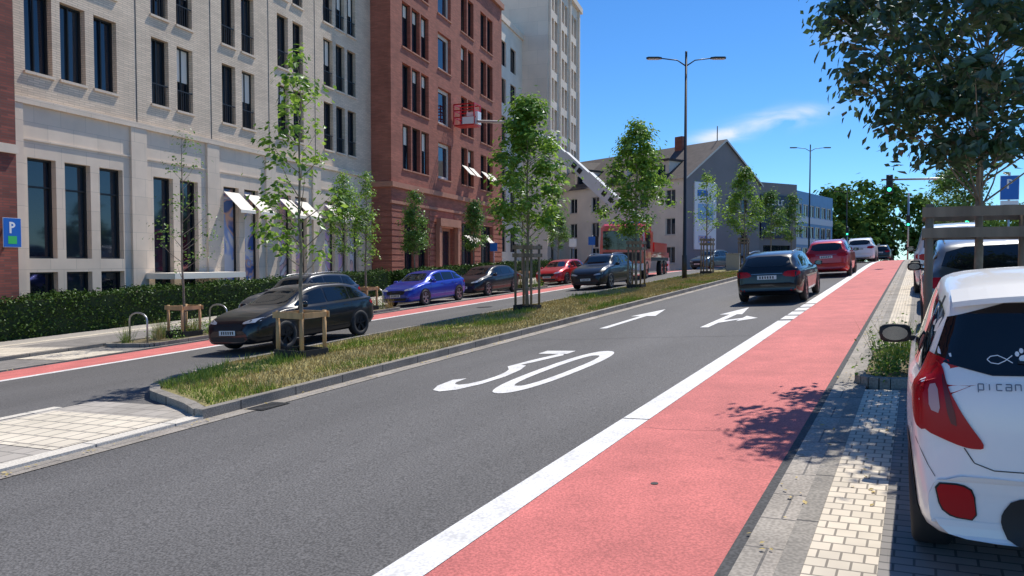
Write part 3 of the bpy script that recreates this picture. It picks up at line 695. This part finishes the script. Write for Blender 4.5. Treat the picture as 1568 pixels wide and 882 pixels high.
rim=mk('alloy',(.35,.36,.38),.3,metal=.9); rimd=mk('alloy_dark',(.03,.03,.033),.35,metal=.7)
tailm=mk('tail_red',(.40,.004,.010),.25,spec=.3); headm=mk('headlamp',(.55,.58,.62),.08,coat=1,metal=.3)
tailw=mk('tail_clear',(.50,.30,.30),.25)
platem=mk('plate_white',(.75,.75,.72),.4)
def paint(name,c,met=.3,coat=.8): return mk('paint_'+name,c,.32,metal=met,coat=coat)
def sstep(t): t=min(max(t,0),1); return t*t*(3-2*t)
def chaikin(P,n=2):
    for _ in range(n):
        Q=[]
        for i in range(len(P)):
            a=P[i];b=P[(i+1)%len(P)]; Q+= [(a[0]*.8+b[0]*.2,a[1]*.8+b[1]*.2),(a[0]*.2+b[0]*.8,a[1]*.2+b[1]*.8)]
        P=Q
    return P
def wheel(B,cx,cy,r,sgn,w=.2,rm=None):
    rm=rm or rim; n=28
    prof=[(r*.62,-w*.5),(r*.9,-w*.5),(r*.985,-w*.4),(r,-w*.2),(r,w*.2),(r*.985,w*.42),(r*.9,w*.5),(r*.68,w*.5),(r*.66,w*.44),(r*.64,w*.2)]
    base=len(B.v); k=B.mi(rubber)
    for (pr,px) in prof:
        for j in range(n): t=6.2832*j/n; B.v.append((cx+sgn*px,cy+pr*math.cos(t),r+pr*math.sin(t)))
    for i in range(len(prof)-1):
        for j in range(n): a=base+i*n+j;b=base+i*n+(j+1)%n; B.f.append((a,b,b+n,a+n)); B.m.append(k); B.s.append(True)
    xo=cx+sgn*w*.22; B.poly([(xo,cy+r*.64*math.cos(6.2832*j/n),r+r*.64*math.sin(6.2832*j/n)) for j in range(n)],trimb)
    for j in range(n):
        t0=6.2832*j/n;t1=6.2832*(j+1)/n; X=cx+sgn*w*.43
        B.poly([(X,cy+r*.66*math.cos(t0),r+r*.66*math.sin(t0)),(X,cy+r*.66*math.cos(t1),r+r*.66*math.sin(t1)),(X,cy+r*.59*math.cos(t1),r+r*.59*math.sin(t1)),(X,cy+r*.59*math.cos(t0),r+r*.59*math.sin(t0))],rm)
    for q in range(5):
        t=6.2832*q/5+.3
        for dt in (-.13,.13):
            a=(math.cos(t),math.sin(t)); b=(math.cos(t+dt),math.sin(t+dt)); pw=.022
            X0=cx+sgn*w*.3;X1=cx+sgn*w*.42
            pts=[(a[0]*r*.1-a[1]*pw,a[1]*r*.1+a[0]*pw),(a[0]*r*.1+a[1]*pw,a[1]*r*.1-a[0]*pw),(b[0]*r*.61+b[1]*pw,b[1]*r*.61-b[0]*pw),(b[0]*r*.61-b[1]*pw,b[1]*r*.61+b[0]*pw)]
            X1+=sgn*.001*(dt>0)
            B.poly([(X1,cy+p[0],r+p[1]) for p in pts],rm)
            for i in range(4): u=pts[i];v=pts[(i+1)%4]; B.poly([(X0,cy+u[0],r+u[1]),(X0,cy+v[0],r+v[1]),(X1,cy+v[0],r+v[1]),(X1,cy+u[0],r+u[1])],rm)
    B.poly([(cx+sgn*w*.44,cy+.05*math.cos(6.2832*j/12),r+.05*math.sin(6.2832*j/12)) for j in range(12)],rm)
def car(name,kind,col,x,y,heading=0,rimm=None,dz=0,detail=None):
    S=SPEC[kind]; L,W,H=S['L'],S['W'],S['H']; hw=W/2
    near=detail=='near'
    ft=pchip(S['top']); fw=pchip([(0,.84 if not near else .88),(.05,.89 if not near else .925),(.15,.93 if not near else .955),(.4,.975),(.95,1),(L-1.1,1),(L-.5,.965),(L-.2,.90),(L-.06,.78),(L,.66)])
    f0=pchip([(0,.36 if not near else .24),(.2,.25 if not near else .2),(.6,.2),(L-.5,.2),(L-.1,.2),(L,.25)])
    def belt(t): return S['belt'][0]+(S['belt'][1]-S['belt'][0])*t/L
    def sec(t):
        w=fw(t)*hw; zt=ft(t); z0=f0(t); zb=min(belt(t),zt-.035-.03*(t>L/2)); h=zt-zb; c=sstep((h-.05)/.3); hb=zb-z0; xr=w*(.80-.065*c)
        P=[(0,z0),(.6*w,z0),(.88*w,z0+.02),(.965*w,z0+.09),(.985*w,z0+.25*hb),(1.0*w,z0+.55*hb),(.997*w,z0+.72*hb),(.98*w,zb-.05),(.945*w,zb+.0)]
        for f in (.3,.62): P.append((w*.925*(1-f)+xr*1.02*f,zb+f*h*(.88*c+.75*(1-c))))
        P+= [(xr,zt-(.085*c+.12*h*(1-c))),(xr*.93,zt-.04*c-.05*h*(1-c)),(xr*.75,zt-.014*c-.02*h*(1-c)),(xr*.4,zt-.003),(0,zt)]
        return P
    ns=84; st=[]
    for i in range(ns+1):
        u=i/ns; st.append(L*(.5-.5*math.cos(math.pi*u))*1.0)
    secs=[]
    for t in st:
        P=sec(t); Q=[]
        n=len(P)
        for i in range(n-1):
            p0=P[max(i-1,0)] if i>0 else (-P[1][0],P[1][1]); p1=P[i];p2=P[i+1]; p3=P[i+2] if i+2<n else (-P[n-2][0],P[n-2][1])
            for s in (0,.5):
                Q.append(tuple(.5*((2*p1[k])+(-p0[k]+p2[k])*s+(2*p0[k]-5*p1[k]+4*p2[k]-p3[k])*s*s+(-p0[k]+3*p1[k]-3*p2[k]+p3[k])*s**3) for k in (0,1)))
        Q.append(P[-1])
        ful=Q+[(-a,b) for a,b in reversed(Q[1:-1])]
        secs.append([(a,t-L/2+ (.07*(a/hw)**4 if t<.3 else .07*(a/hw)**4*max(0,1-(t-.3)/.4)) ,b) for a,b in ful])
    BB=MB(); m=len(secs[0]); k=BB.mi(col)
    for s_ in secs: BB.v.extend(s_)
    for i in range(len(secs)-1):
        for j in range(m): a=i*m+j;b=i*m+(j+1)%m; BB.f.append((a,b,b+m,a+m)); BB.m.append(k); BB.s.append(True)
    h2=m//2
    for (ix,rev) in ((0,False),((len(secs)-1),True)):
        o_=ix*m
        for j in range(h2):
            a=o_+j; b=o_+j+1; c=o_+(m-j-1)%m; d=o_+(m-j)%m
            q=[a,b,c,d]; q=[q[i] for i in range(4) if q[i] not in q[:i]]
            if len(q)>=3: BB.f.append(tuple(q if not rev else q[::-1])); BB.m.append(k); BB.s.append(False)
    bvh=BVHTree.FromPolygons([Vector(v) for v in BB.v],BB.f)
    DD=MB()
    def decal(poly,axis,sg,mat,off=.004,step=.12):
        bm=bmesh.new(); bm.faces.new([bm.verts.new((p[0],p[1],0)) for p in poly])
        xs=[p[0] for p in poly]; zs=[p[1] for p in poly]
        for ax,lo,hi in ((0,min(xs),max(xs)),(1,min(zs),max(zs))):
            q=math.floor(lo/step)*step+step
            while q<hi-1e-4:
                co=[0,0,0];no=[0,0,0];co[ax]=q;no[ax]=1
                bmesh.ops.bisect_plane(bm,geom=bm.verts[:]+bm.edges[:]+bm.faces[:],plane_co=co,plane_no=no); q+=step
        idx={}; kk=DD.mi(mat)
        for v in bm.verts:
            a,b=v.co.x,v.co.y
            if axis=='x': o=Vector((sg*3,a,b)); d=Vector((-sg,0,0))
            elif axis=='y': o=Vector((a,sg*5,b)); d=Vector((0,-sg,0))
            else: o=Vector((a,b,3)); d=Vector((0,0,-1))
            hit=bvh.ray_cast(o,d)
            if hit[0] is None:
                h2=bvh.find_nearest(o+d*(3-hw if axis=='x' else 5-L/2)); p=h2[0]
            else: p=hit[0]
            p=p-d*off
            idx[v]=len(DD.v); DD.v.append(tuple(p))
        for f in bm.faces: DD.f.append(tuple(idx[v] for v in f.verts)); DD.m.append(kk); DD.s.append(True)
        bm.free()
    def sym(poly,sg,mat,off=.004,step=.12):
        for s in (1,-1): decal([(s*a,b) for a,b in poly],'y',sg,mat,off,step)
    def sides(poly,mat,off=.004,step=.12):
        for s in (1,-1): decal([(a-L/2,b) for a,b in poly],'x',s,mat,off,step)
    for (a,b) in S['wins']:
        lo=[];hi=[]; n=9
        for i in range(n+1):
            t=a+(b-a)*i/n; zb=belt(t)+.035; ztp=ft(t)-.12
            if ztp>zb+.03: lo.append((t,zb)); hi.append((t,ztp))
        P=lo+hi[::-1]
        if len(P)>=4: sides(P,cglass,.005,.15)
    z1,z2,w1,w2=S['ws']; decal(chaikin([(-w1,z1),(w1,z1),(w2,z2),(-w2,z2)],1),'y',1,cglass,.005,.1)
    z1,z2,w1,w2=S['rw']; decal(chaikin([(-w1,z1),(w1,z1),(w2,z2),(-w2,z2)],1),'y',-1,cglass,.006,.04 if near else .1)
    bz=S['belt'][0]
    wr,wf,rr=S['wh']
    for cy in (wr,wf):
        P=[(cy+(rr+.055)*math.cos(t),max(.20,rr+(rr+.055)*math.sin(t))) for t in [math.pi*(-.25+1.5*i/26) for i in range(27)]]
        Q=[]
        for p in P:
            if not Q or abs(p[0]-Q[-1][0])+abs(p[1]-Q[-1][1])>.004: Q.append(p)
        Q=[q for i,q in enumerate(Q) if not (q[1]<=.2001 and 0<i<len(Q)-1 and Q[i-1][1]<=.2001 and Q[(i+1)%len(Q)][1]<=.2001)]
        sides(Q,trimb,.006,.1)
    sides([(wr+rr+.06,.2),(wf-rr-.06,.2),(wf-rr-.06,.26),(wr+rr+.06,.26)],trimb,.004,.3)
    for a in [S['wins'][1][0]-.035,S['wins'][2][0]-.03,S['wins'][2][1]-.05]:
        sides([(a,.3),(a+.009,.3),(a+.009,belt(a)),(a,belt(a))],trimb,.003,.1)
    for a in (S['wins'][1][0]+.1,S['wins'][2][0]+.08): sides([(a,bz-.14),(a+.17,bz-.14),(a+.17,bz-.115),(a,bz-.115)],trimb,.012,.1)
    if not near:
        sym(chaikin([(.42,.66),(.80,.70),(.84,.80),(.60,.76),(.42,.71)],1),1,headm,.006,.08)
        decal(chaikin([(-.42,.50),(.42,.50),(.48,.68),(-.48,.68)],1),'y',1,trimb,.005,.1)
        decal([(-.62,.27),(.62,.27),(.68,.38),(-.68,.38)],'y',1,trimb,.005,.1)
        decal([(-.26,.42),(.26,.42),(.26,.53),(-.26,.53)],'y',1,platem,.02,.2)
        for i in range(6): decal([(-.2+i*.07,.44),(-.165+i*.07,.44),(-.165+i*.07,.51),(-.2+i*.07,.51)],'y',1,trimb,.023,.2)
        zt=bz-.09
        sym(chaikin([(.42,zt-.12),(.80,zt-.16),(.83,zt+.03),(.48,zt+.02)],1),-1,tailm,.006,.08)
        sides(chaikin([(.02,zt-.13),(.26,zt-.07),(.28,zt),(.04,zt+.03)],1),tailm,.006,.06)
        decal([(-.55,.27),(.55,.27),(.6,.40),(-.6,.40)],'y',-1,trimb,.005,.15)
        decal([(-.26,zt-.2),(.26,zt-.2),(.26,zt-.09),(-.26,zt-.09)],'y',-1,platem,.014,.2)
        for i in range(6): decal([(-.2+i*.07,zt-.18),(-.165+i*.07,zt-.18),(-.165+i*.07,zt-.11),(-.2+i*.07,zt-.11)],'y',-1,trimb,.018,.2)
        decal([(-.42,zt-.05),(.42,zt-.05),(.42,zt-.035),(-.42,zt-.035)],'y',-1,rim,.01,.2)
        sym([(.62,.36),(.76,.37),(.76,.40),(.62,.40)],-1,tailm,.012,.2)
    else:
        detail_near(decal,sym,sides,L)
    M=Matrix.Translation((x,y,G(x,y)+.018+dz))
    nrm=Vector((-.0535,-(A(y+1)-A(y-1))/2,1)).normalized(); f=Vector((-math.sin(heading),math.cos(heading),0)); rgt=f.cross(nrm).normalized(); f=nrm.cross(rgt).normalized()
    Rm=Matrix((rgt,f,nrm)).transposed().to_4x4()
    e=empty(name,M@Rm)
    BB.obj('body',e); DD.obj('windows_and_lights',e)
    WW=MB()
    for cy in (wr,wf):
        for s in (1,-1): wheel(WW,s*(hw-.085-(.02 if near else 0)),cy-L/2,rr,s,.2,rimm)
    WW.obj('wheels',e)
    MM=MB(); my=S['wins'][2][1]-L/2-.12; mz=belt(3)+.07
    for s in (1,-1):
        c=Vector((s*(hw+.09),my,mz)); k=MM.mi(col)
        rings=[]
        for i in range(7):
            ph=math.pi*i/6
            ring=[]
            for j in range(12):
                t=6.2832*j/12
                px=.115*math.copysign(abs(math.cos(t))**.6,math.cos(t))*(math.sin(ph)**.5 if 0<i<6 else .02); pz=.075*math.copysign(abs(math.sin(t))**.6,math.sin(t))*(math.sin(ph)**.5 if 0<i<6 else .02)
                ring.append((c.x+px,c.y-.06*math.cos(ph)*(1 if i>3 else .35),c.z+pz))
            rings.append(ring)
        b0=len(MM.v)
        for r_ in rings: MM.v.extend(r_)
        for i in range(6):
            for j in range(12): a=b0+i*12+j;b=b0+i*12+(j+1)%12; MM.f.append((a,b,b+12,a+12)); MM.m.append(MM.mi(trimb) if i<3 else k); MM.s.append(True)
        MM.poly([(c.x+.09*math.cos(t),c.y-.028,c.z+.055*math.sin(t)) for t in [6.2832*j/16 for j in range(16)]],mk('mirror_glass',(.18,.20,.22),.1,metal=1))
        MM.tube([(s*(hw*.93),my+.03,mz-.05),(s*(hw+.04),my+.02,mz-.03)],.022,trimb,6)
    MM.obj('mirrors',e)
    if kind in('estate','suv'):
        RR=MB()
        for s in (1,-1):
            RR.tube([(s*.60,t-L/2,ft(t)+.02) for t in np.linspace(.8,2.5,8)],.014,rim,6)
        RR.obj('roof_rails',e)
    if near:
        SP=MB()
        n=14
        for i in range(n):
            xa=-.56+1.12*i/n; xb=-.56+1.12*(i+1)/n
            f=lambda q,yy,zz:(q,yy-L/2+.06*(abs(q)/.56)**3,zz-.03*(abs(q)/.56)**3)
            top=[f(xa,.42,1.478),f(xb,.42,1.478),f(xb,.17,1.432),f(xa,.17,1.432)]; bot=[f(xa,.30,1.42),f(xb,.30,1.42),f(xb,.17,1.405),f(xa,.17,1.405)]
            SP.poly(top,col,True); SP.poly(bot[::-1],col); SP.poly([top[3],top[2],bot[2],bot[3]],col)
        SP.box(-.12,.12,.160-L/2,.168-L/2,1.41,1.425,tailm)
        SP.tube([(0,.6-L/2,1.49),(0,.45-L/2,1.63)],[.008,.004],trimb,6)
        SP.obj('spoiler',e)
    return e
def detail_near(decal,sym,sides,L):
    lamp=[(.44,.70),(.54,.70),(.75,.79),(.775,1.05),(.72,1.13),(.62,1.11),(.60,.99),(.53,.84)]
    sym(chaikin(lamp,2),-1,tailm,.010,.03)
    sides(chaikin([(.05,.76),(.12,.80),(.24,1.0),(.32,1.15),(.15,1.13),(.07,1.06)],2),tailm,.010,.04)
    sym(chaikin([(.635,.86),(.685,.88),(.685,1.0),(.645,1.01)],1),-1,tailw,.014,.04)
    sym(chaikin([(.56,.80),(.60,.82),(.625,1.04),(.615,1.06)],1),-1,mk('tail_dark',(.12,.003,.006),.3),.013,.04)
    sym(chaikin([(.50,.34),(.60,.35),(.65,.39),(.67,.51),(.56,.51),(.51,.48)],1),-1,tailm,.010,.05)
    sym(chaikin([(.495,.333),(.605,.342),(.657,.385),(.678,.518),(.555,.518),(.503,.485)],1),-1,trimb,.006,.05)
    decal(chaikin([(-.36,.22),(.36,.22),(.41,.36),(.33,.48),(-.33,.48),(-.41,.36)],2),'y',-1,trimb,.008,.04)
    def line(P,w=.006,mat=trimb,off=.004):
        for a,b in zip(P,P[1:]):
            d=Vector((b[0]-a[0],b[1]-a[1])).normalized(); n=(-d.y*w/2,d.x*w/2)
            for s in (1,-1): decal([(s*(a[0]-n[0]),a[1]-n[1]),(s*(b[0]-n[0]),b[1]-n[1]),(s*(b[0]+n[0]),b[1]+n[1]),(s*(a[0]+n[0]),a[1]+n[1])],'y',-1,mat,off,.05)
    line([(0,.60),(.42,.60),(.50,.63),(.54,.70)],.005); line([(.68,1.12),(.63,1.30),(.58,1.41)],.005)
    line([(.77,.76),(.70,.60),(.67,.545)],.003)
    decal([(-.26,.65),(.26,.65),(.26,.76),(-.26,.76)],'y',-1,platem,.012,.1)
    decal(chaikin([(-.07,.94),(.07,.94),(.07,1.0),(-.07,1.0)],2),'y',-1,rim,.012,.05)
    line([(0,1.09),(.30,1.115)],.014,trimb,.016)
    cx,cz=-.27,1.14
    def blob(x,z,rx,rz): decal([(x+rx*math.cos(6.2832*i/12),z+rz*math.sin(6.2832*i/12)) for i in range(12)],'y',-1,signwhite,.011,.1)
    blob(cx,cz-.010,.024,.018); blob(cx-.030,cz+.012,.009,.012); blob(cx-.012,cz+.027,.009,.012); blob(cx+.012,cz+.027,.009,.012); blob(cx+.030,cz+.012,.009,.012)
    def arc(P,w=.004,mat=signwhite,off=.011):
        for a,b in zip(P,P[1:]):
            d=Vector((b[0]-a[0],b[1]-a[1])).normalized(); n=(-d.y*w/2,d.x*w/2)
            decal([(a[0]-n[0],a[1]-n[1]),(b[0]-n[0],b[1]-n[1]),(b[0]+n[0],b[1]+n[1]),(a[0]+n[0],a[1]+n[1])],'y',-1,mat,off,.2)
    arc([(-.32,1.11),(-.35,1.13),(-.38,1.145),(-.41,1.14),(-.425,1.125),(-.41,1.11),(-.38,1.105),(-.35,1.12),(-.32,1.145)])
    x=-.47; z=.985; u=.028; g=.038
    L_=[[(0,-.4),(0,1),(.8,1),(.8,0),(0,0)],[(.3,0),(.3,1)],[(.8,1),(0,1),(0,0),(.8,0)],[(0,1),(.8,1),(.8,0),(0,0),(0,.55),(.8,.55)],[(0,0),(0,1),(.8,1),(.8,0)],[(.4,1.4),(.4,0),(.8,0)],[(0,0),(.8,0),(.8,1),(0,1),(0,0)]]
    gl_m=mk('badge_grey',(.22,.22,.23),.3,metal=.5)
    for i,gl in enumerate(L_): arc([(x+i*g+p[0]*u,z+p[1]*u) for p in gl],.005,gl_m,.012)

black=paint('black',(.008,.009,.011),.3,.6); navy=paint('navy',(.012,.02,.035)); wht=paint('white',(.84,.83,.82),0,.5); red=paint('red',(.50,.012,.014)); blue=paint('blue',(.015,.04,.42),.4); grey=paint('grey',(.13,.14,.15),.6); lblue=paint('lightblue',(.62,.68,.74),.1); silver=paint('silver',(.4,.41,.42),.7); teal=paint('teal',(.06,.10,.14),.5); dblue=paint('darkblue',(.03,.07,.16),.5)
car('parked_car','mini',wht,.78,6.08,0,rimd,detail='near')
car('parked_car','suv',grey,1.0,15.1); car('parked_car','hatch',dblue,.95,20.6); car('parked_van','van',lblue,.85,26.2); car('parked_car','hatch',black,1.1,33.2)
car('parked_car','suv',silver,1.1,44); car('parked_car','hatch',navy,1.1,50)
car('estate_car','estate',black,-3.75,24.4,0); car('car','suv',red,-3.6,38.0,0); car('car','suv',wht,-3.5,57.3,0); car('car','suv',black,-3.4,84,0)
car('car','hatch',black,-13.65,13.9,math.pi,rimd); car('car','suv',black,-13.9,35.2,math.pi)
car('parked_car','suv',navy,-18.95,19.6,math.pi); car('parked_car','hatch',blue,-18.95,27.0,math.pi); car('parked_car','hatch',black,-18.95,32.2,math.pi)
car('parked_car','hatch',red,-18.95,41.3,math.pi); car('parked_car','suv',teal,-16.3,67,math.pi-.3); car('parked_car','hatch',silver,-16.7,82,math.pi)

# aerial lift truck
tx,ty=SV(8.0,48.3); tg=G(tx,ty); TM=Matrix.Translation((tx,ty,tg))@Matrix.Rotation(math.pi+.12,4,'Z')@Matrix.Scale(1.1,4); e=empty('aerial_lift_truck',TM)
redp=paint('truckred',(.60,.02,.014),0); B=MB()
cab=[(-1.2,.55),(1.2,.55),(1.25,1.5),(1.18,2.75),(1.0,2.95),(-1.0,2.95),(-1.18,2.75),(-1.25,1.5)]
for (ya,yb,sa,sb_) in ((1.9,3.6,1,1),(3.6,3.85,1,.95)):
    for i in range(8):
        a=cab[i];b=cab[(i+1)%8]; f=lambda p,s,y:(p[0]*s,y,.55+(p[1]-.55)*(s if s<1 else 1)); B.poly([f(a,sa,ya),f(b,sa,ya),f(b,sb_,yb),f(a,sb_,yb)],redp)
B.poly([(p[0]*.95,3.85,.55+(p[1]-.55)*.95) for p in cab],redp); B.poly([(p[0],1.9,p[1]) for p in cab][::-1],redp)
B.box(-1.0,1.0,3.851,3.87,1.55,2.55,cglass); B.box(-1.0,1.0,3.851,3.865,.95,1.4,trimb); B.box(-1.2,1.2,3.8,3.95,.45,.8,signwhite)
for s in (-1,1): B.box(s*.75-.17,s*.75+.17,3.951,3.965,.55,.72,headm); B.box(s*1.262-.004,s*1.262+.004,2.3,3.3,1.6,2.5,cglass); B.box(s*1.4-.08,s*1.4+.08,3.6,3.7,1.7,2.3,trimb)
B.box(-1.2,1.2,-3.8,1.8,.95,1.15,trimb); B.box(-1.22,1.22,-3.8,1.7,1.151,1.45,redp); B.box(-1.24,-.8,-3.0,1.0,1.451,2.0,redp); B.box(.8,1.24,-3.0,1.0,1.451,2.0,redp); B.box(-1.2,1.2,1.2,1.75,1.46,2.6,redp)
B.box(-.5,.5,-1.8,-.8,1.451,3.2,redp); B.box(-.8,.8,2.2,2.5,2.96,3.1,mk('beacon',(.02,.08,.6),.2))
B.obj('cab_and_chassis',e,bevel=.02)
WW=MB()
for cy in (2.9,-1.6,-2.8):
    for s in (-1,1): wheel(WW,s*1.08,cy,.5,s,.28,redp)
WW.obj('wheels',e)
B=MB()
inv=TM.inverted()
def wp(X,Y,z): p=SV(X,Y); return inv@Vector((p[0],p[1],z))
base=Vector((0,-1.3,3.0))
elbow=wp(2.5,54,10.5); bask=wp(-3.0,60.5,13.0)
def beam(a,b,w,h,mat):
    d=(b-a).normalized(); sd=d.cross(Vector((0,0,1))).normalized(); u=sd.cross(d)
    c=[]
    for p in (a,b):
        for s,t in ((-1,-1),(1,-1),(1,1),(-1,1)): c.append(p+sd*s*w/2+u*t*h/2)
    for f in ((0,1,5,4),(1,2,6,5),(2,3,7,6),(3,0,4,7),(3,2,1,0),(4,5,6,7)): B.poly([c[i] for i in f],mat)
boomm=mk('boom_white',(.66,.66,.64),.5,var=.1,vs=1)
beam(base,base.lerp(elbow,.55),.5,.75,boomm); beam(base.lerp(elbow,.5),base.lerp(elbow,.8),.4,.6,boomm); beam(base.lerp(elbow,.75),elbow,.32,.46,boomm)
for q in (.2,.27,.34,.6,.66,.86): p=base.lerp(elbow,q); beam(p,base.lerp(elbow,q+.035),.515,.3,trimb)
mid=elbow.lerp(bask,.5)+Vector((0,0,.5)); B.tube([elbow,elbow.lerp(mid,.5)+Vector((0,0,.1)),mid,bask],[.16,.14,.12,.1],boomm,8)
B.obj('boom',e)
B=MB(); c=wp(-3.6,60.8,13.6)
hx=.8
for s in (-1,1):
    for t in (-1,1): B.box(c.x+s*hx-.04,c.x+s*hx+.04,c.y+t*.55-.04,c.y+t*.55+.04,c.z-.8,c.z+.7,signred)
B.box(c.x-hx,c.x+hx,c.y-.55,c.y+.55,c.z-.9,c.z-.81,signred)
for z in (-.3,.2,.65):
    for t in (-1,1): B.box(c.x-hx,c.x+hx,c.y+t*.55-.035,c.y+t*.55+.035,c.z+z-.04,c.z+z+.04,signred)
    for s in (-1,1): B.box(c.x+s*hx-.035,c.x+s*hx+.035,c.y-.55,c.y+.55,c.z+z-.04,c.z+z+.04,signred)
B.box(c.x-hx,c.x+.1,c.y+.59,c.y+.62,c.z-.8,c.z-.3,signwhite); B.box(c.x-.9-hx*.1,c.x-.1,c.y-.3,c.y+.3,c.z-.8,c.z+.1,signwhite)
B.obj('basket',e)

# ---------------------------------------------------------------- light, sky, camera
az=6; el=57
S=Vector((math.sin(R(az))*math.cos(R(el)),math.cos(R(az))*math.cos(R(el)),math.sin(R(el))))
ld=bpy.data.lights.new('sun','SUN'); ld.energy=5.0; ld.angle=R(.5); ld.color=(1,.94,.84)
lo=bpy.data.objects.new('sun',ld); scene.collection.objects.link(lo); lo.rotation_euler=S.to_track_quat('Z','Y').to_euler()
w=bpy.data.worlds.new('World'); scene.world=w; w.use_nodes=True; nt=w.node_tree; Lk=nt.links.new
bg=nt.nodes['Background']; sk=nt.nodes.new('ShaderNodeTexSky'); sk.sky_type='NISHITA'; sk.sun_disc=False; sk.sun_elevation=R(el); sk.sun_rotation=R(az); sk.air_density=1.0; sk.dust_density=0.0; sk.ozone_density=3; sk.altitude=1500
bg.inputs['Strength'].default_value=.15
hs=nt.nodes.new('ShaderNodeHueSaturation'); hs.inputs['Saturation'].default_value=1.15; Lk(sk.outputs[0],hs.inputs['Color'])
tc=nt.nodes.new('ShaderNodeTexCoord'); 
mul=nt.nodes.new('ShaderNodeVectorMath'); mul.operation='MULTIPLY'; mul.inputs[1].default_value=(.56,.83,1.03); Lk(hs.outputs[0],mul.inputs[0]); col=mul.outputs[0]
nz=nt.nodes.new('ShaderNodeTexNoise'); nz.inputs['Scale'].default_value=14; nz.inputs['Detail'].default_value=5; nz.inputs['Distortion'].default_value=.6
mpn=nt.nodes.new('ShaderNodeMapping'); mpn.inputs['Scale'].default_value=(1,1,3.5); Lk(tc.outputs['Generated'],mpn.inputs[0]); Lk(mpn.outputs[0],nz.inputs[0])
def M_(op,a,b=None,c=None):
    n=nt.nodes.new('ShaderNodeMath'); n.operation=op
    for i,v in enumerate((a,b,c)):
        if v is None: continue
        if isinstance(v,(int,float)): n.inputs[i].default_value=v
        else: Lk(v,n.inputs[i])
    return n.outputs[0]
sp=nt.nodes.new('ShaderNodeSeparateXYZ'); Lk(tc.outputs['Generated'],sp.inputs[0])
tot=None
for k,m,a,b,s in ((.355,.188,.05,.012,.9),(.275,.165,.035,.009,1.4),(.485,.315,.045,.014,1.0)):
    d=Vector((*SV(k,1),m)).normalized(); rt=Vector((d.y,-d.x,0)).normalized()
    dt=nt.nodes.new('ShaderNodeVectorMath'); dt.operation='DOT_PRODUCT'; Lk(tc.outputs['Generated'],dt.inputs[0]); dt.inputs[1].default_value=rt
    u=M_('DIVIDE',dt.outputs['Value'],a); v=M_('DIVIDE',M_('SUBTRACT',M_('ADD',sp.outputs[2],M_('MULTIPLY',dt.outputs['Value'],-.12)),d.z),b)
    dh=nt.nodes.new('ShaderNodeVectorMath'); dh.operation='DOT_PRODUCT'; Lk(tc.outputs['Generated'],dh.inputs[0]); dh.inputs[1].default_value=d
    fr_=M_('GREATER_THAN',dh.outputs['Value'],0)
    r2=M_('ADD',M_('MULTIPLY',u,u),M_('MULTIPLY',v,v)); e_=M_('MULTIPLY',M_('MULTIPLY',M_('EXPONENT',M_('MULTIPLY',r2,-1.2)),s),fr_)
    tot=e_ if tot is None else M_('ADD',tot,e_)
nn=nt.nodes.new('ShaderNodeMapRange'); nn.inputs[1].default_value=.38; nn.inputs[2].default_value=.68; Lk(nz.outputs['Fac'],nn.inputs[0])
fac=M_('MULTIPLY',tot,nn.outputs[0]); fac=M_('MINIMUM',fac,.9)
mx=nt.nodes.new('ShaderNodeMixRGB'); Lk(fac,mx.inputs[0]); Lk(col,mx.inputs[1]); mx.inputs[2].default_value=(6.0,6.3,6.6,1)
Lk(mx.outputs[0],bg.inputs['Color'])
cd=bpy.data.cameras.new('camera'); cd.lens=26.4; cd.sensor_width=36; cd.clip_end=2000; cd.clip_start=.05
co=bpy.data.objects.new('camera',cd); scene.collection.objects.link(co); co.location=(0,0,EY); co.rotation_euler=(R(90-2.04),0,R(28.5)); scene.camera=co
